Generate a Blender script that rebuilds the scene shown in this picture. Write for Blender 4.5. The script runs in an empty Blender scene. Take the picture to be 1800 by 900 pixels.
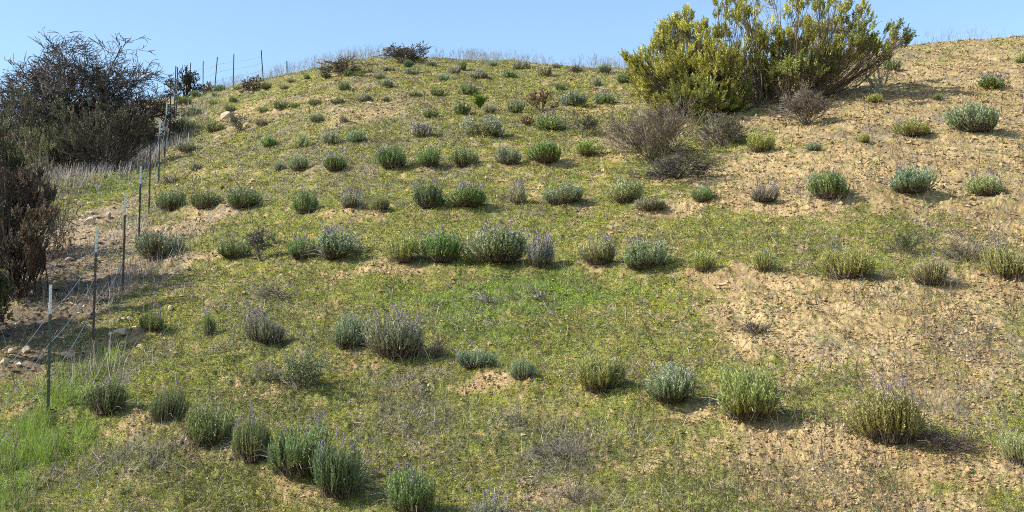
import bpy, math, random
import numpy as np
from mathutils import Vector

# ------------------------------------------------------------------ camera, world, sun, exposure
sc = bpy.context.scene
COL = sc.collection
F_PX = 2173.0                      # focal length in pixels of the 1800 px wide photograph
PITCH = math.atan(305 / F_PX)
cam_d = bpy.data.cameras.new("camera"); cam = bpy.data.objects.new("camera", cam_d); COL.objects.link(cam)
cam_d.sensor_fit = 'HORIZONTAL'; cam_d.sensor_width = 36.0; cam_d.lens = 36.0 * F_PX / 1800.0
cam_d.clip_end = 3000
cam.location = (0, 0, 0); cam.rotation_euler = (math.pi / 2 + PITCH, 0, 0)
sc.camera = cam

SUN_AZ = math.radians(-106.0)      # clockwise from +Y: the sun stands to the left, a little behind
SUN_EL = math.radians(38.0)
w = bpy.data.worlds.new("World"); sc.world = w; w.use_nodes = True
nt = w.node_tree; nt.nodes.clear()
out = nt.nodes.new('ShaderNodeOutputWorld'); bg = nt.nodes.new('ShaderNodeBackground')
sky = nt.nodes.new('ShaderNodeTexSky'); sky.sky_type = 'NISHITA'; sky.sun_disc = False
sky.sun_elevation = SUN_EL; sky.sun_rotation = SUN_AZ; sky.altitude = 300
sky.air_density = 1.0; sky.dust_density = 0.8; sky.ozone_density = 0.8
bg.inputs['Strength'].default_value = 0.15
tn = nt.nodes.new('ShaderNodeVectorMath'); tn.operation = 'MULTIPLY'; tn.inputs[1].default_value = (0.97, 1.04, 1.05)
nt.links.new(sky.outputs[0], tn.inputs[0]); nt.links.new(tn.outputs[0], bg.inputs[0]); nt.links.new(bg.outputs[0], out.inputs[0])
sd = bpy.data.lights.new("sun", 'SUN'); sd.energy = 5.0; sd.angle = math.radians(0.53); sd.color = (1.0, 0.94, 0.84)
sun = bpy.data.objects.new("sun", sd); COL.objects.link(sun)
to_sun = Vector((math.sin(SUN_AZ) * math.cos(SUN_EL), math.cos(SUN_AZ) * math.cos(SUN_EL), math.sin(SUN_EL)))
sun.rotation_euler = to_sun.to_track_quat('Z', 'Y').to_euler()
sun.location = (-30, -10, 40)
sc.view_settings.view_transform = 'Standard'; sc.view_settings.look = 'None'
sc.view_settings.exposure = 0.78; sc.view_settings.gamma = 1.0; sc.view_settings.use_curve_mapping = False
sc.render.engine = 'CYCLES'
sc.cycles.use_denoising = False
sc.cycles.max_bounces = 5; sc.cycles.diffuse_bounces = 3; sc.cycles.transmission_bounces = 3
sc.cycles.sample_clamp_indirect = 6.0
sc.cycles.filter_width = 1.0

# ------------------------------------------------------------------ noise and small maths
def _h(ix, iy, s):
    n = (ix.astype(np.int64) * 374761393 + iy.astype(np.int64) * 668265263 + s * 974634777) & 0x7fffffff
    n = ((n ^ (n >> 13)) * 1274126177) & 0x7fffffff
    n = ((n ^ (n >> 16)) * 668265263) & 0x7fffffff
    return ((n ^ (n >> 15)) & 0xffff) / 65535.0
def vnoise(x, y, s=0):
    ix = np.floor(x); iy = np.floor(y); fx = x - ix; fy = y - iy
    fx = fx * fx * fx * (fx * (6 * fx - 15) + 10); fy = fy * fy * fy * (fy * (6 * fy - 15) + 10)
    a = _h(ix, iy, s); b = _h(ix + 1, iy, s); c = _h(ix, iy + 1, s); d = _h(ix + 1, iy + 1, s)
    return (a + (b - a) * fx) * (1 - fy) + (c + (d - c) * fx) * fy
def fbm(x, y, s=0, o=4):
    r = 0; a = 0.5; t = 0
    for k in range(o):
        r = r + a * vnoise(x + 17.3 * k, y - 9.1 * k, s + k); t += a; a *= 0.5
        x, y = (x * 0.8 - y * 0.6) * 2.03, (x * 0.6 + y * 0.8) * 2.03
    return r / t
def worley(x, y, s=0):
    """distance to the nearest jittered cell point, and that cell's random value"""
    ix = np.floor(x); iy = np.floor(y); best = np.full(x.shape, 9.0); val = np.zeros(x.shape)
    for dx in (-1, 0, 1):
        for dy in (-1, 0, 1):
            cx = ix + dx; cy = iy + dy; px = cx + _h(cx, cy, s); py = cy + _h(cx, cy, s + 7); d = (x - px) ** 2 + (y - py) ** 2
            m = d < best; best = np.where(m, d, best); val = np.where(m, _h(cx, cy, s + 13), val)
    return np.sqrt(best), val
def sstep(a, b, x):
    t = np.clip((x - a) / (b - a), 0, 1); return t * t * (3 - 2 * t)

# ------------------------------------------------------------------ terrain
def pix_dir(u, v):
    dx = (u - 900.0) / F_PX; dz = (450.0 - v) / F_PX
    return dx, math.cos(PITCH) - dz * math.sin(PITCH), math.sin(PITCH) + dz * math.cos(PITCH)
COLS_U = np.array([-900, -300, 100, 250, 600, 1000, 1500, 1900, 2700.])
COLS_A = np.array([.30, .31, .33, .335, .42, .43, .46, .47, .47])
COLS_C = np.array([4.6, 4.6, 4.7, 4.7, 6.05, 6.1, 6.2, 6.3, 6.3])
SKY_U = np.array([-900, -300, 0, 60, 150, 250, 320, 355, 378, 410, 440, 460, 500, 540, 600, 650, 700, 760, 850, 900, 1000, 1080, 1200, 1400, 1500, 1590, 1650, 1700, 1800, 1950, 2700.])
SKY_V = np.array([260, 245, 225, 213, 193, 173, 165, 160, 153, 147, 141, 136, 129, 121, 108, 104, 105, 104, 110, 112, 117, 122, 124, 115, 103, 90, 83, 77, 70, 62, 60.])
def col_t(u): return (u - 900.0) / F_PX
_tA = col_t(COLS_U)
GR_U = np.arange(-1000, 2801, 25.0); GR_T = col_t(GR_U) / 1.03
K_ROLL = 0.012
def _drop(s):
    s = np.maximum(s, 0); q = np.minimum(s, 22.0)
    return K_ROLL * q * q + K_ROLL * 44.0 * (s - q)
def _crest():
    ys = np.linspace(15, 110, 1500); res = []
    a = np.interp(GR_T, _tA, COLS_A); c = np.interp(GR_T, _tA, COLS_C); sv = np.interp(GR_U, SKY_U, SKY_V)
    for i in range(len(GR_U)):
        d = pix_dir(GR_U[i], sv[i]); tgt = d[2] / d[1]
        lo, hi = 5.0, 100.0
        for k in range(40):
            m = (lo + hi) / 2
            z = a[i] * ys - c[i] - _drop(ys - m)
            if (z / ys).max() > tgt: hi = m
            else: lo = m
        res.append(lo)
    r = np.array(res); k = np.ones(7) / 7
    return r
GR_Y0 = _crest()
def base_h(x, y):
    x = np.asarray(x, float); y = np.asarray(y, float)
    yy = np.maximum(y, 8.0); t = x / yy
    a = np.interp(t, _tA, COLS_A); c = np.interp(t, _tA, COLS_C); y0 = np.interp(t, GR_T, GR_Y0)
    z = a * y - c
    z = -1.65 + np.logaddexp(0, (z + 1.65) / 0.25) * 0.25
    z = z - _drop(y - y0)
    return np.maximum(z, -6.0 + 0.02 * np.minimum(z, 0))
def hit_base(u, v, fn):
    dx, dy, dz = pix_dir(u, v)
    ys = 10.0 + 80.0 * np.linspace(0, 1, 4000) ** 1.4
    h = fn(ys * dx / dy, ys)
    below = ys * dz / dy < h
    k = int(np.argmax(below)) if below.any() else int(np.argmin(ys * dz / dy - h))
    k = max(k, 1); y = ys[k]
    x = y * dx / dy
    return x, y, float(fn(np.array([x]), np.array([y]))[0])

# lavender rows: each is a low berm following the contour
ROWS_PX = [
    [(-200, 700), (190, 732), (288, 747), (362, 788), (440, 817), (512, 847), (605, 885), (727, 912), (872, 940), (1100, 960)],
    [(200, 585), (270, 587), (367, 590), (467, 608), (610, 615), (700, 637), (833, 653), (918, 670), (1050, 697), (1180, 717), (1312, 750), (1575, 790), (1797, 820), (2000, 840)],
    [(250, 455), (282, 458), (407, 458), (528, 460), (580, 463), (707, 467), (777, 468), (868, 468), (947, 473), (1050, 472), (1130, 480), (1235, 483), (1345, 482), (1485, 493), (1633, 504), (1770, 495), (2000, 490)],
    [(290, 373), (422, 371), (538, 376), (668, 372), (758, 368), (907, 362), (987, 363), (1097, 362), (1233, 360), (1342, 360), (1463, 357), (1600, 347), (1733, 347), (2000, 335)],
    [(343, 302), (527, 302), (693, 298), (813, 297), (955, 290), (1033, 278), (1338, 270), (1430, 267), (1603, 242), (1713, 237), (1900, 225)],
]
ROWS = []
for r in ROWS_PX:
    p = np.array([hit_base(u, v, base_h)[:2] for u, v in r]); p = p[np.argsort(p[:, 0])]
    ROWS.append(p)
def row_terms(x, y):
    z = np.zeros_like(x); b = np.zeros_like(x)
    for i, p in enumerate(ROWS):
        ry = np.interp(x, p[:, 0], p[:, 1]) + 0.18 * (vnoise(x * 1.1, x * 0 + i, 50) - .5)
        inx = sstep(p[0, 0] - .6, p[0, 0] + .6, x) * (1 - sstep(p[-1, 0] - .6, p[-1, 0] + .6, x))
        d = y - ry; k = 0.55 + 0.8 * vnoise(x * 0.6, x * 0 + 3.7 * i, 51)
        z = z + inx * k * (0.11 * np.exp(-(d / 0.42) ** 2) - .05 * np.exp(-((d + .75) / .35) ** 2))
        b = b + inx * np.clip(k - .35, 0, 1) * np.exp(-((d + 0.22) / 0.26) ** 2)
    return z, b
def ground_h(x, y):
    x = np.asarray(x, float); y = np.asarray(y, float)
    near = sstep(4, 9, y)
    z = base_h(x, y)
    z = z + near * (0.24 * (fbm(x * .38, y * .38, 7, 3) - .5) + 0.12 * (fbm(x * 1.3, y * 1.3, 11, 3) - .5) + 0.05 * (fbm(x * 3.4, y * 3.4, 12, 2) - .5))
    return z + near * row_terms(x, y)[0]
def hit(u, v): return hit_base(u, v, ground_h)
def gh(x, y): return float(ground_h(np.array([x]), np.array([y]))[0])

# ------------------------------------------------------------------ cover fields: bare soil, green grass, dry thatch, gravel
def blobs(px):
    o = []
    for u, v, ru, rv, k in px:
        x, y, z = hit(u, v)
        y1 = hit(u, max(v - rv, 150))[1]; y2 = hit(u, min(v + rv, 1000))[1]
        o.append((x, y, ru * y / F_PX, max(0.15, abs(y1 - y2) / 2), k))
    return o
BARE = blobs([(1500, 560, 230, 60, 1), (1650, 300, 260, 60, .9), (1720, 130, 240, 60, 1.1), (1400, 530, 150, 40, .6), (1350, 800, 170, 50, .75),
              (860, 672, 85, 22, 1.1), (735, 790, 45, 22, .9), (955, 865, 70, 35, .9), (1420, 340, 150, 26, .7), (1110, 250, 70, 16, .5), (1150, 380, 80, 14, .6),
              (650, 475, 90, 10, .7), (340, 450, 70, 20, .6), (1780, 460, 120, 60, .6), (1750, 640, 90, 60, .6), (660, 640, 60, 14, .8), (370, 380, 90, 12, .8),
              (500, 185, 120, 22, .5), (620, 190, 90, 20, .6), (420, 200, 50, 12, .7), (640, 210, 90, 14, .5), (1300, 310, 90, 20, .6), (560, 290, 60, 10, .5),
              (1500, 200, 120, 40, .8), (1680, 200, 150, 50, .8), (1640, 700, 120, 60, .6), (1230, 700, 80, 40, .5), (480, 690, 20, 14, .7), (560, 860, 40, 20, .5), (1120, 800, 90, 40, .5)])
GREEN = blobs([(30, 810, 115, 115, 1.1), (100, 700, 85, 60, .8), (160, 640, 60, 35, .8), (900, 515, 130, 34, 1.35), (840, 590, 120, 40, .5), (760, 520, 330, 46, .38), (1000, 600, 200, 50, .2), (210, 325, 90, 22, .9), (340, 318, 70, 18, .7),
               (1580, 840, 120, 30, .6), (1600, 425, 40, 16, .7), (1250, 395, 110, 18, .45), (1240, 285, 60, 16, .9), (1430, 175, 50, 14, .9), (930, 140, 110, 14, .6), (270, 300, 50, 14, .4), (780, 160, 160, 18, .4),
               (600, 520, 200, 30, .35), (1700, 720, 80, 50, .4), (1100, 520, 90, 30, .4), (430, 640, 160, 40, .3), (1330, 225, 60, 10, .5)])
DRY = blobs([(250, 800, 100, 45, .9), (470, 330, 160, 40, .5), (760, 570, 110, 40, .6), (1660, 430, 120, 50, .6), (1700, 600, 100, 60, .5), (230, 500, 90, 60, 1.0), (150, 265, 110, 40, 1.0),
             (880, 128, 320, 16, .7), (650, 310, 130, 30, .5), (1050, 560, 120, 40, .5), (1000, 800, 90, 40, .7), (700, 720, 80, 30, .6), (480, 520, 70, 25, .7), (40, 760, 50, 30, .6), (1330, 580, 60, 30, .6),
             (1060, 420, 150, 24, .4), (560, 220, 160, 40, .4), (1480, 830, 90, 40, .4), (80, 560, 120, 60, .5), (400, 800, 80, 40, .4), (330, 270, 60, 20, .7)])
TALL = blobs([(150, 270, 100, 36, 1.5), (230, 245, 70, 30, 1.4), (110, 300, 40, 30, 1), (210, 290, 60, 30, .7), (300, 255, 40, 25, .7), (255, 480, 50, 50, .18), (240, 400, 25, 50, .2), (60, 700, 60, 40, .25), (40, 780, 60, 40, .25), (150, 690, 40, 40, .3)])
GRAV = blobs([(150, 390, 50, 36, 1.0), (120, 450, 80, 50, 1.0), (60, 560, 110, 55, 1.0), (60, 640, 90, 30, 1.0), (200, 600, 60, 20, .7), (330, 400, 60, 24, .5), (640, 150, 40, 20, .6), (170, 500, 70, 60, .8)])
def field(bl, x, y):
    r = np.zeros_like(x)
    for bx, by, rx, ry, k in bl:
        r = r + k * np.exp(-(((x - bx) / rx) ** 2 + ((y - by) / ry) ** 2))
    return np.minimum(r, 1.3)
def covers(x, y):
    t = x / np.maximum(y, 8)
    rowb = row_terms(x, y)[1]
    n1 = fbm(x * .55, y * .42, 21, 4); n2 = fbm(x * 2.1, y * 1.6, 22, 4); n3 = fbm(x * 1.1 + 9, y * .9, 23, 4)
    right = sstep(-.02, .33, t)
    grav = np.clip(field(GRAV, x, y), 0, 1)
    bare = 0.10 + .47 * right + .8 * field(BARE, x, y) + .55 * rowb + 1.0 * (n1 - .5) + .75 * (n2 - .5)
    green = field(GREEN, x, y) + 1.0 * (n3 - .62) + .5 * (n2 - .5)
    dry = .30 + .75 * field(DRY, x, y) + 1.3 * (fbm(x * .8 - 4, y * .7, 24, 4) - .5) + .5 * (n2 - .5)
    n4 = vnoise(x * 5.1, y * 4.1, 25) - .5; n5 = vnoise(x * 11, y * 8, 26) - .5; far = sstep(22, 36, y)
    bare = bare + .30 * n4 + .22 * n5 + .20 * far; green = green + .45 * n4 + .3 * n5 - .15 * far; dry = dry + .4 * n4 + .3 * n5 + .22 * far
    bare = sstep(.34, .95, bare + grav); green = sstep(.22, .75, green) * (1 - .75 * bare) * (1 - grav); dry = sstep(.38, .95, dry) * (1 - .35 * green)
    return bare, green, dry, grav

def micro(X, Y, ba):
    n6 = vnoise(X * 13, Y * 13, 31); n12 = vnoise(X * 6.3 + 3, Y * 6.3, 32); n3 = vnoise(X * 27, Y * 27, 33); n25 = vnoise(X * 3.1, Y * 3.1, 34)
    wx = X + .05 * (n12 - .5); wy = Y + .05 * (n6 - .5)
    d1, v1 = worley(wx * 13, wy * 10, 71); d2, v2 = worley(wx * 25, wy * 18, 72)
    c1 = v1 ** 2.2 * np.sqrt(np.clip(1 - (d1 / .62) ** 2, 0, 1)); c2 = v2 ** 1.5 * np.sqrt(np.clip(1 - (d2 / .6) ** 2, 0, 1))
    clod = .030 * c1 + .017 * c2 + .014 * n3 + .05 * (n25 - .5) + .02 * n12
    fine = (sstep(6, 10.5, Y) * (1 - sstep(62, 80, Y)) * (1 - sstep(.47, .6, np.abs(X / np.maximum(Y, 8.)))))
    return fine * (clod * (.75 + .5 * sstep(.35, .65, n25 + .2 * (ba - .5))) - .03), n6, n12, n3, n25, v2, c1, c2

# ------------------------------------------------------------------ mesh building
def mesh_from(name, V, faces, mat, colr=None, smooth=False):
    """V (n,3); faces: list of integer arrays (m,k); colr (n,3|4)"""
    me = bpy.data.meshes.new(name)
    V = np.ascontiguousarray(V, dtype=np.float32)
    me.vertices.add(len(V)); me.vertices.foreach_set('co', V.ravel())
    faces = [f for f in faces if len(f)]
    li = np.concatenate([f.ravel() for f in faces]).astype(np.int32)
    lt = np.concatenate([np.full(len(f), f.shape[1]) for f in faces]).astype(np.int32)
    ls = np.concatenate([[0], np.cumsum(lt)[:-1]]).astype(np.int32)
    me.loops.add(len(li)); me.loops.foreach_set('vertex_index', li)
    me.polygons.add(len(lt)); me.polygons.foreach_set('loop_start', ls)
    me.polygons.foreach_set('use_smooth', np.full(len(lt), smooth, dtype=bool))
    if colr is not None:
        at = me.color_attributes.new('tint', 'FLOAT_COLOR', 'POINT')
        c = np.ones((len(V), 4), dtype=np.float32); c[:, :colr.shape[1]] = colr
        at.data.foreach_set('color', c.ravel())
    me.update(calc_edges=True)
    if mat is not None: me.materials.append(mat)
    return me
def link(name, me, parent=None, loc=None):
    o = bpy.data.objects.new(name, me); COL.objects.link(o)
    if loc is not None: o.location = loc
    if parent is not None: o.parent = parent
    return o
def tag(o, label, cat, group=None, kind=None):
    if label: o['label'] = label
    if cat: o['category'] = cat
    if group: o['group'] = group
    if kind: o['kind'] = kind
    return o
def thing(name, label, cat, loc, rz=0, group=None):
    o = bpy.data.objects.new(name, None); COL.objects.link(o); o.location = loc; o.rotation_euler = (0, 0, rz)
    o.empty_display_size = .1
    return tag(o, label, cat, group)
class MB:
    def __init__(s): s.V = []; s.Q = []; s.T = []; s.C = []; s.n = 0
    def add(s, V, Q=None, T=None, C=None):
        V = np.asarray(V, float)
        s.V.append(V)
        if Q is not None and len(Q): s.Q.append(np.asarray(Q) + s.n)
        if T is not None and len(T): s.T.append(np.asarray(T) + s.n)
        if C is None: C = np.ones((len(V), 3))
        C = np.asarray(C, float)
        if C.ndim == 1: C = np.tile(C, (len(V), 1))
        s.C.append(C); s.n += len(V)
    def leaves(s, P, D, N, L, W, C, mid=.5):
        """rhombic leaves: base P, direction D (unit), width direction N, length L, width W, colours C"""
        n = len(P)
        if n == 0: return
        L = np.broadcast_to(L, n)[:, None]; W = np.broadcast_to(W, n)[:, None]
        V = np.stack([P, P + D * L * mid + N * W * .5, P + D * L, P + D * L * mid - N * W * .5], 1).reshape(-1, 3)
        s.add(V, np.arange(4 * n).reshape(n, 4), None, np.repeat(np.broadcast_to(C, (n, 3)), 4, 0))
    def tubes(s, A, B, ra, rb, C, k=3):
        A = np.asarray(A, float); B = np.asarray(B, float); n = len(A)
        if n == 0: return
        d = B - A; d /= np.maximum(np.linalg.norm(d, axis=1, keepdims=True), 1e-9)
        ref = np.where(np.abs(d[:, 2:3]) > .9, [[1., 0, 0]], [[0, 0, 1.]])
        e1 = np.cross(d, ref); e1 /= np.linalg.norm(e1, axis=1, keepdims=True); e2 = np.cross(d, e1)
        ra = np.broadcast_to(ra, n)[:, None, None]; rb = np.broadcast_to(rb, n)[:, None, None]
        an = np.arange(k) * 2 * np.pi / k
        ring = np.cos(an)[None, :, None] * e1[:, None] + np.sin(an)[None, :, None] * e2[:, None]
        V = np.concatenate([A[:, None] + ring * ra, B[:, None] + ring * rb], 1).reshape(-1, 3)
        i = np.arange(k); j = (i + 1) % k
        q = np.stack([i, j, j + k, i + k], 1)
        Q = (q[None] + (np.arange(n) * 2 * k)[:, None, None]).reshape(-1, 4)
        s.add(V, Q, None, np.repeat(np.broadcast_to(C, (n, 3)), 2 * k, 0))
    def mesh(s, name, mat, smooth=False):
        F = ([np.concatenate(s.Q)] if s.Q else []) + ([np.concatenate(s.T)] if s.T else [])
        return mesh_from(name, np.concatenate(s.V), F, mat, np.concatenate(s.C), smooth)
def unit(a): return a / np.maximum(np.linalg.norm(a, axis=-1, keepdims=True), 1e-9)
def perp(D, rng):
    r = rng.normal(size=D.shape); r = np.cross(D, r); return unit(r)

# ------------------------------------------------------------------ materials
def mat_leaf(name, trans=0.3, rough=.6, use_obj=False, spec=.25):
    m = bpy.data.materials.new(name); m.use_nodes = True; t = m.node_tree; t.nodes.clear(); L = t.links.new
    o = t.nodes.new('ShaderNodeOutputMaterial'); p = t.nodes.new('ShaderNodeBsdfPrincipled')
    at = t.nodes.new('ShaderNodeAttribute'); at.attribute_name = 'tint'
    if use_obj:      # tint.r: share of yellowed leaf, tint.g: value, tint.b: unused; leaf colour comes from the object
        oi = t.nodes.new('ShaderNodeObjectInfo'); sp = t.nodes.new('ShaderNodeSeparateColor'); L(at.outputs['Color'], sp.inputs[0])
        mx = t.nodes.new('ShaderNodeMix'); mx.data_type = 'RGBA'; ml = t.nodes.new('ShaderNodeMath'); ml.operation = 'MULTIPLY'; L(sp.outputs[0], ml.inputs[0]); L(oi.outputs['Alpha'], ml.inputs[1]); L(ml.outputs[0], mx.inputs[0]); L(oi.outputs['Color'], mx.inputs[6])
        mx.inputs[7].default_value = (.33, .28, .065, 1)
        mu = t.nodes.new('ShaderNodeVectorMath'); mu.operation = 'SCALE'; L(mx.outputs[2], mu.inputs[0]); L(sp.outputs[1], mu.inputs['Scale'])
        c = mu.outputs[0]
    else: c = at.outputs['Color']
    L(c, p.inputs['Base Color']); p.inputs['Roughness'].default_value = rough; p.inputs['Specular IOR Level'].default_value = spec
    if trans > 0:
        tr = t.nodes.new('ShaderNodeBsdfTranslucent'); L(c, tr.inputs[0]); mix = t.nodes.new('ShaderNodeMixShader'); mix.inputs[0].default_value = trans
        L(p.outputs[0], mix.inputs[1]); L(tr.outputs[0], mix.inputs[2]); L(mix.outputs[0], o.inputs[0])
    else: L(p.outputs[0], o.inputs[0])
    return m
def mat_noise(name, scale=30, amt=.35, rough=.9, bump=0.0, bscale=60, spec=.2):
    """tint attribute times procedural noise, with bump"""
    m = bpy.data.materials.new(name); m.use_nodes = True; t = m.node_tree; L = t.links.new
    p = t.nodes['Principled BSDF']; at = t.nodes.new('ShaderNodeAttribute'); at.attribute_name = 'tint'
    tc = t.nodes.new('ShaderNodeTexCoord'); n = t.nodes.new('ShaderNodeTexNoise'); n.inputs['Scale'].default_value = scale; n.inputs['Detail'].default_value = 4
    L(tc.outputs['Object'], n.inputs['Vector'])
    mr = t.nodes.new('ShaderNodeMapRange'); mr.inputs[1].default_value = .3; mr.inputs[2].default_value = .7; mr.inputs[3].default_value = 1 - amt; mr.inputs[4].default_value = 1 + amt
    L(n.outputs[0], mr.inputs[0]); mu = t.nodes.new('ShaderNodeVectorMath'); mu.operation = 'SCALE'; L(at.outputs['Color'], mu.inputs[0]); L(mr.outputs[0], mu.inputs['Scale'])
    L(mu.outputs[0], p.inputs['Base Color']); p.inputs['Roughness'].default_value = rough; p.inputs['Specular IOR Level'].default_value = spec
    if bump > 0:
        n2 = t.nodes.new('ShaderNodeTexNoise'); n2.inputs['Scale'].default_value = bscale; n2.inputs['Detail'].default_value = 5; L(tc.outputs['Object'], n2.inputs['Vector'])
        b = t.nodes.new('ShaderNodeBump'); b.inputs['Strength'].default_value = bump; b.inputs['Distance'].default_value = .02; L(n2.outputs[0], b.inputs['Height']); L(b.outputs[0], p.inputs['Normal'])
    return m
M_GROUND = mat_noise('soil', 45, .28, .95, .6, 55, .1)
M_STONE = mat_noise('stone', 25, .3, .9, .5, 40, .2)
M_COVER = mat_leaf('herb_leaf', .3)
M_GRASS = mat_leaf('grass_blade', .35)
M_DRY = mat_leaf('dry_stalk', .12, .8)
M_LAV = mat_leaf('lavender_leaf', .24, .6, True)
M_FLOWER = mat_leaf('lavender_flower', .25, .8)
M_WOOD = mat_noise('twig_bark', 40, .3, .9)
M_LEAF = mat_leaf('shrub_leaf', .3, .55)
M_PAINT = mat_noise('post_paint', 30, .3, .6, 0, 1, .4)
M_WIRE = mat_noise('galvanised_wire', 30, .2, .45, 0, 1, .6)

# ------------------------------------------------------------------ ground sheet
def build_ground():
    tf = np.linspace(-.455, .455, 930); g = np.linspace(0, 1, 40)[1:] ** 1.6
    tc = np.concatenate([-(.455 + g[::-1] * 3.5), tf, .455 + g * 3.5])
    ya = np.arange(11.0, 20, .027); yb = np.arange(20, 32, .05); yc = np.arange(32, 58, .10); yd = np.arange(58, 80, .5)
    ys = np.concatenate([np.linspace(-60, 7.5, 40), np.linspace(8, 10.9, 30), ya, yb, yc, yd, np.linspace(81, 400, 50)])
    T, Y = np.meshgrid(tc, ys); X = T * np.maximum(Y, 8.0)
    Z = ground_h(X, Y)
    ba, gr, dr, gv = covers(X, Y)
    dz, n6, n12, n3, n25, v2, c1, c2 = micro(X, Y, ba); Z = Z + dz; n16 = vnoise(X * 19 + 5, Y * 15, 35)
    # albedo: soil, moss, green herbs, dry thatch, gravel with painted shade, broken up by noise
    soil = np.stack([.293 + 0 * X, .207 + 0 * X, .106 + 0 * X], -1)
    soil2 = np.array([.37, .278, .148]); soil3 = np.array([.220, .138, .060])
    a = fbm(X * 1.7, Y * 1.7, 41, 4)[..., None]; soil = soil + (soil2 - soil) * sstep(.5, .8, a) * .6; soil = soil + (soil3 - soil) * sstep(.5, .2, a) * .6
    soil = soil * (.66 + .25 * n6 + .35 * n3 + .25 * v2)[..., None]
    m1 = fbm(X * 5, Y * 5, 42, 3)[..., None]
    moss = np.array([.120, .128, .032]) * (.45 + .6 * m1 + .7 * n16[..., None]); moss = moss + (np.array([.21, .165, .065]) * (.6 + .8 * n6[..., None]) - moss) * .5 * sstep(.5, .75, fbm(X * 2.3, Y * 2.3, 43, 3))[..., None]
    grn = np.array([.085, .120, .024]) * (.5 + .5 * m1 + .6 * n3[..., None])
    thatch = np.array([.155, .135, .10]) * (.6 + .8 * n3[..., None])
    k = fbm(X * 9, Y * 7, 44, 3)
    mm = (1 - .85 * ba) * sstep(.38, .60, k + .30 * (n16 - .5) + .22 * (1 - ba) + .22 * (c1 + c2 - .45)); mm = np.maximum(mm, sstep(.58, .72, k + .2 * (n3 - .5)) * .6 * (1 - gv))
    C = soil + (moss - soil) * mm[..., None]
    C = C + (grn - C) * (.75 * gr * sstep(.3, .6, fbm(X * 8, Y * 6, 45, 3) + .25 * gr))[..., None]
    C = C + (thatch - C) * (.75 * dr * sstep(.42, .62, fbm(X * 7, Y * 9, 46, 3) + .12 * dr))[..., None]
    gc = (np.array([.110, .082, .056]) + (np.array([.23, .175, .115]) - np.array([.110, .082, .056])) * sstep(20.5, 25, Y)[..., None]) * (.55 + .9 * n6[..., None]); C = C + (gc - C) * (gv * .9)[..., None]  # brown track gravel with shade painted in near, sunlight painted in farther up
    C = C * (.62 + .5 * vnoise(X * 58, Y * 40, 47) + .26 * vnoise(X * 31, Y * 23, 48))[..., None]
    nr, nc = X.shape; i = np.arange(nr * nc).reshape(nr, nc)
    Q = np.stack([i[:-1, :-1], i[:-1, 1:], i[1:, 1:], i[1:, :-1]], -1).reshape(-1, 4)
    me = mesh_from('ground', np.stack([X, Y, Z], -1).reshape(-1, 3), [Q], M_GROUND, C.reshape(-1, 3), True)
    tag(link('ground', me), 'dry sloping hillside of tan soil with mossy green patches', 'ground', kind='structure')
build_ground()

# ------------------------------------------------------------------ ground cover (uncountable): herbs, grass, dry stalks, clods, gravel
def sample(n, rng, y0=10.6, y1=64., tmax=.5, pw=1.0):
    y = 1 / rng.uniform(1 / y1, 1 / y0, n); t = rng.uniform(-tmax, tmax, n); return t * y, y
def slope_frame(x, y):
    e = .15; h0 = ground_h(x, y); hx = (ground_h(x + e, y) - h0) / e; hy = (ground_h(x, y + e) - h0) / e
    return h0 + micro(x, y, covers(x, y)[0])[0], unit(np.stack([-hx, -hy, np.ones_like(x)], -1))
def vis_crest(x, y): return y < np.interp(x / y, GR_T, GR_Y0) + 14

def herbs():
    rng = np.random.default_rng(1); x, y = sample(640000, rng); ba, gr, dr, gv = covers(x, y)
    clump = fbm(x * 3.3, y * 2.6, 61, 3)
    keep = (rng.random(len(x)) < (.11 + .80 * (1 - ba)) * (1 - .9 * gv) * (.72 + .28 * sstep(.36, .62, clump + .12 * gr))) & vis_crest(x, y)
    x, y, ba, gr, dr = x[keep], y[keep], ba[keep], gr[keep], dr[keep]; z, N = slope_frame(x, y)
    n = len(x); K = 5; s = np.clip(y / 13.0, .85, 3.2)
    P = np.stack([x, y, z - .004], -1)
    b = MB(); base = np.array([.350, .355, .058]) * np.ones((n, 1)); 
    base = base + (np.array([.335, .465, .045]) - base) * np.clip(.9 * gr + .35 * (rng.random(n) - .4), 0, 1)[:, None]
    base = base + (np.array([.44, .425, .062]) - base) * (sstep(.46, .66, fbm(x * 1.3, y * 2.2, 62, 3)) * .75 * (1 - gr))[:, None]
    base = base + (np.array([.21, .205, .145]) - base) * (rng.random(n) < .25)[:, None]
    ol = sstep(.50, .68, fbm(x * .9 + 7, y * 1.7, 73, 3))[:, None]; base = base + (np.array([.20, .20, .075]) - base) * ol * .75
    lit = (rng.random(n) < .11 + .22 * sstep(22, 36, y))[:, None]; base = np.where(lit, np.array([.17, .125, .075]) * rng.uniform(.5, 1.6, (n, 1)), base)
    for k in range(K):
        a = rng.uniform(0, 2 * np.pi, n); el = rng.uniform(.0, 1.1, n)
        D = np.stack([np.cos(a) * np.cos(el), np.sin(a) * np.cos(el), np.sin(el)], -1); D = unit(D + .25 * N)
        off = np.stack([np.cos(a + 1), np.sin(a + 1), 0 * a], -1) * (rng.random(n) * .03 * s)[:, None]
        b.leaves(P + off, D, perp(D, rng), rng.uniform(.011, .024, n) * s, rng.uniform(.007, .013, n) * s, base * rng.uniform(.5, 1.45, (n, 1)))
    o = link('low_herbs', b.mesh('low_herbs', M_COVER)); tag(o, 'low mossy yellow green herbs carpeting the slope', 'ground cover', kind='stuff')
herbs()

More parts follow.
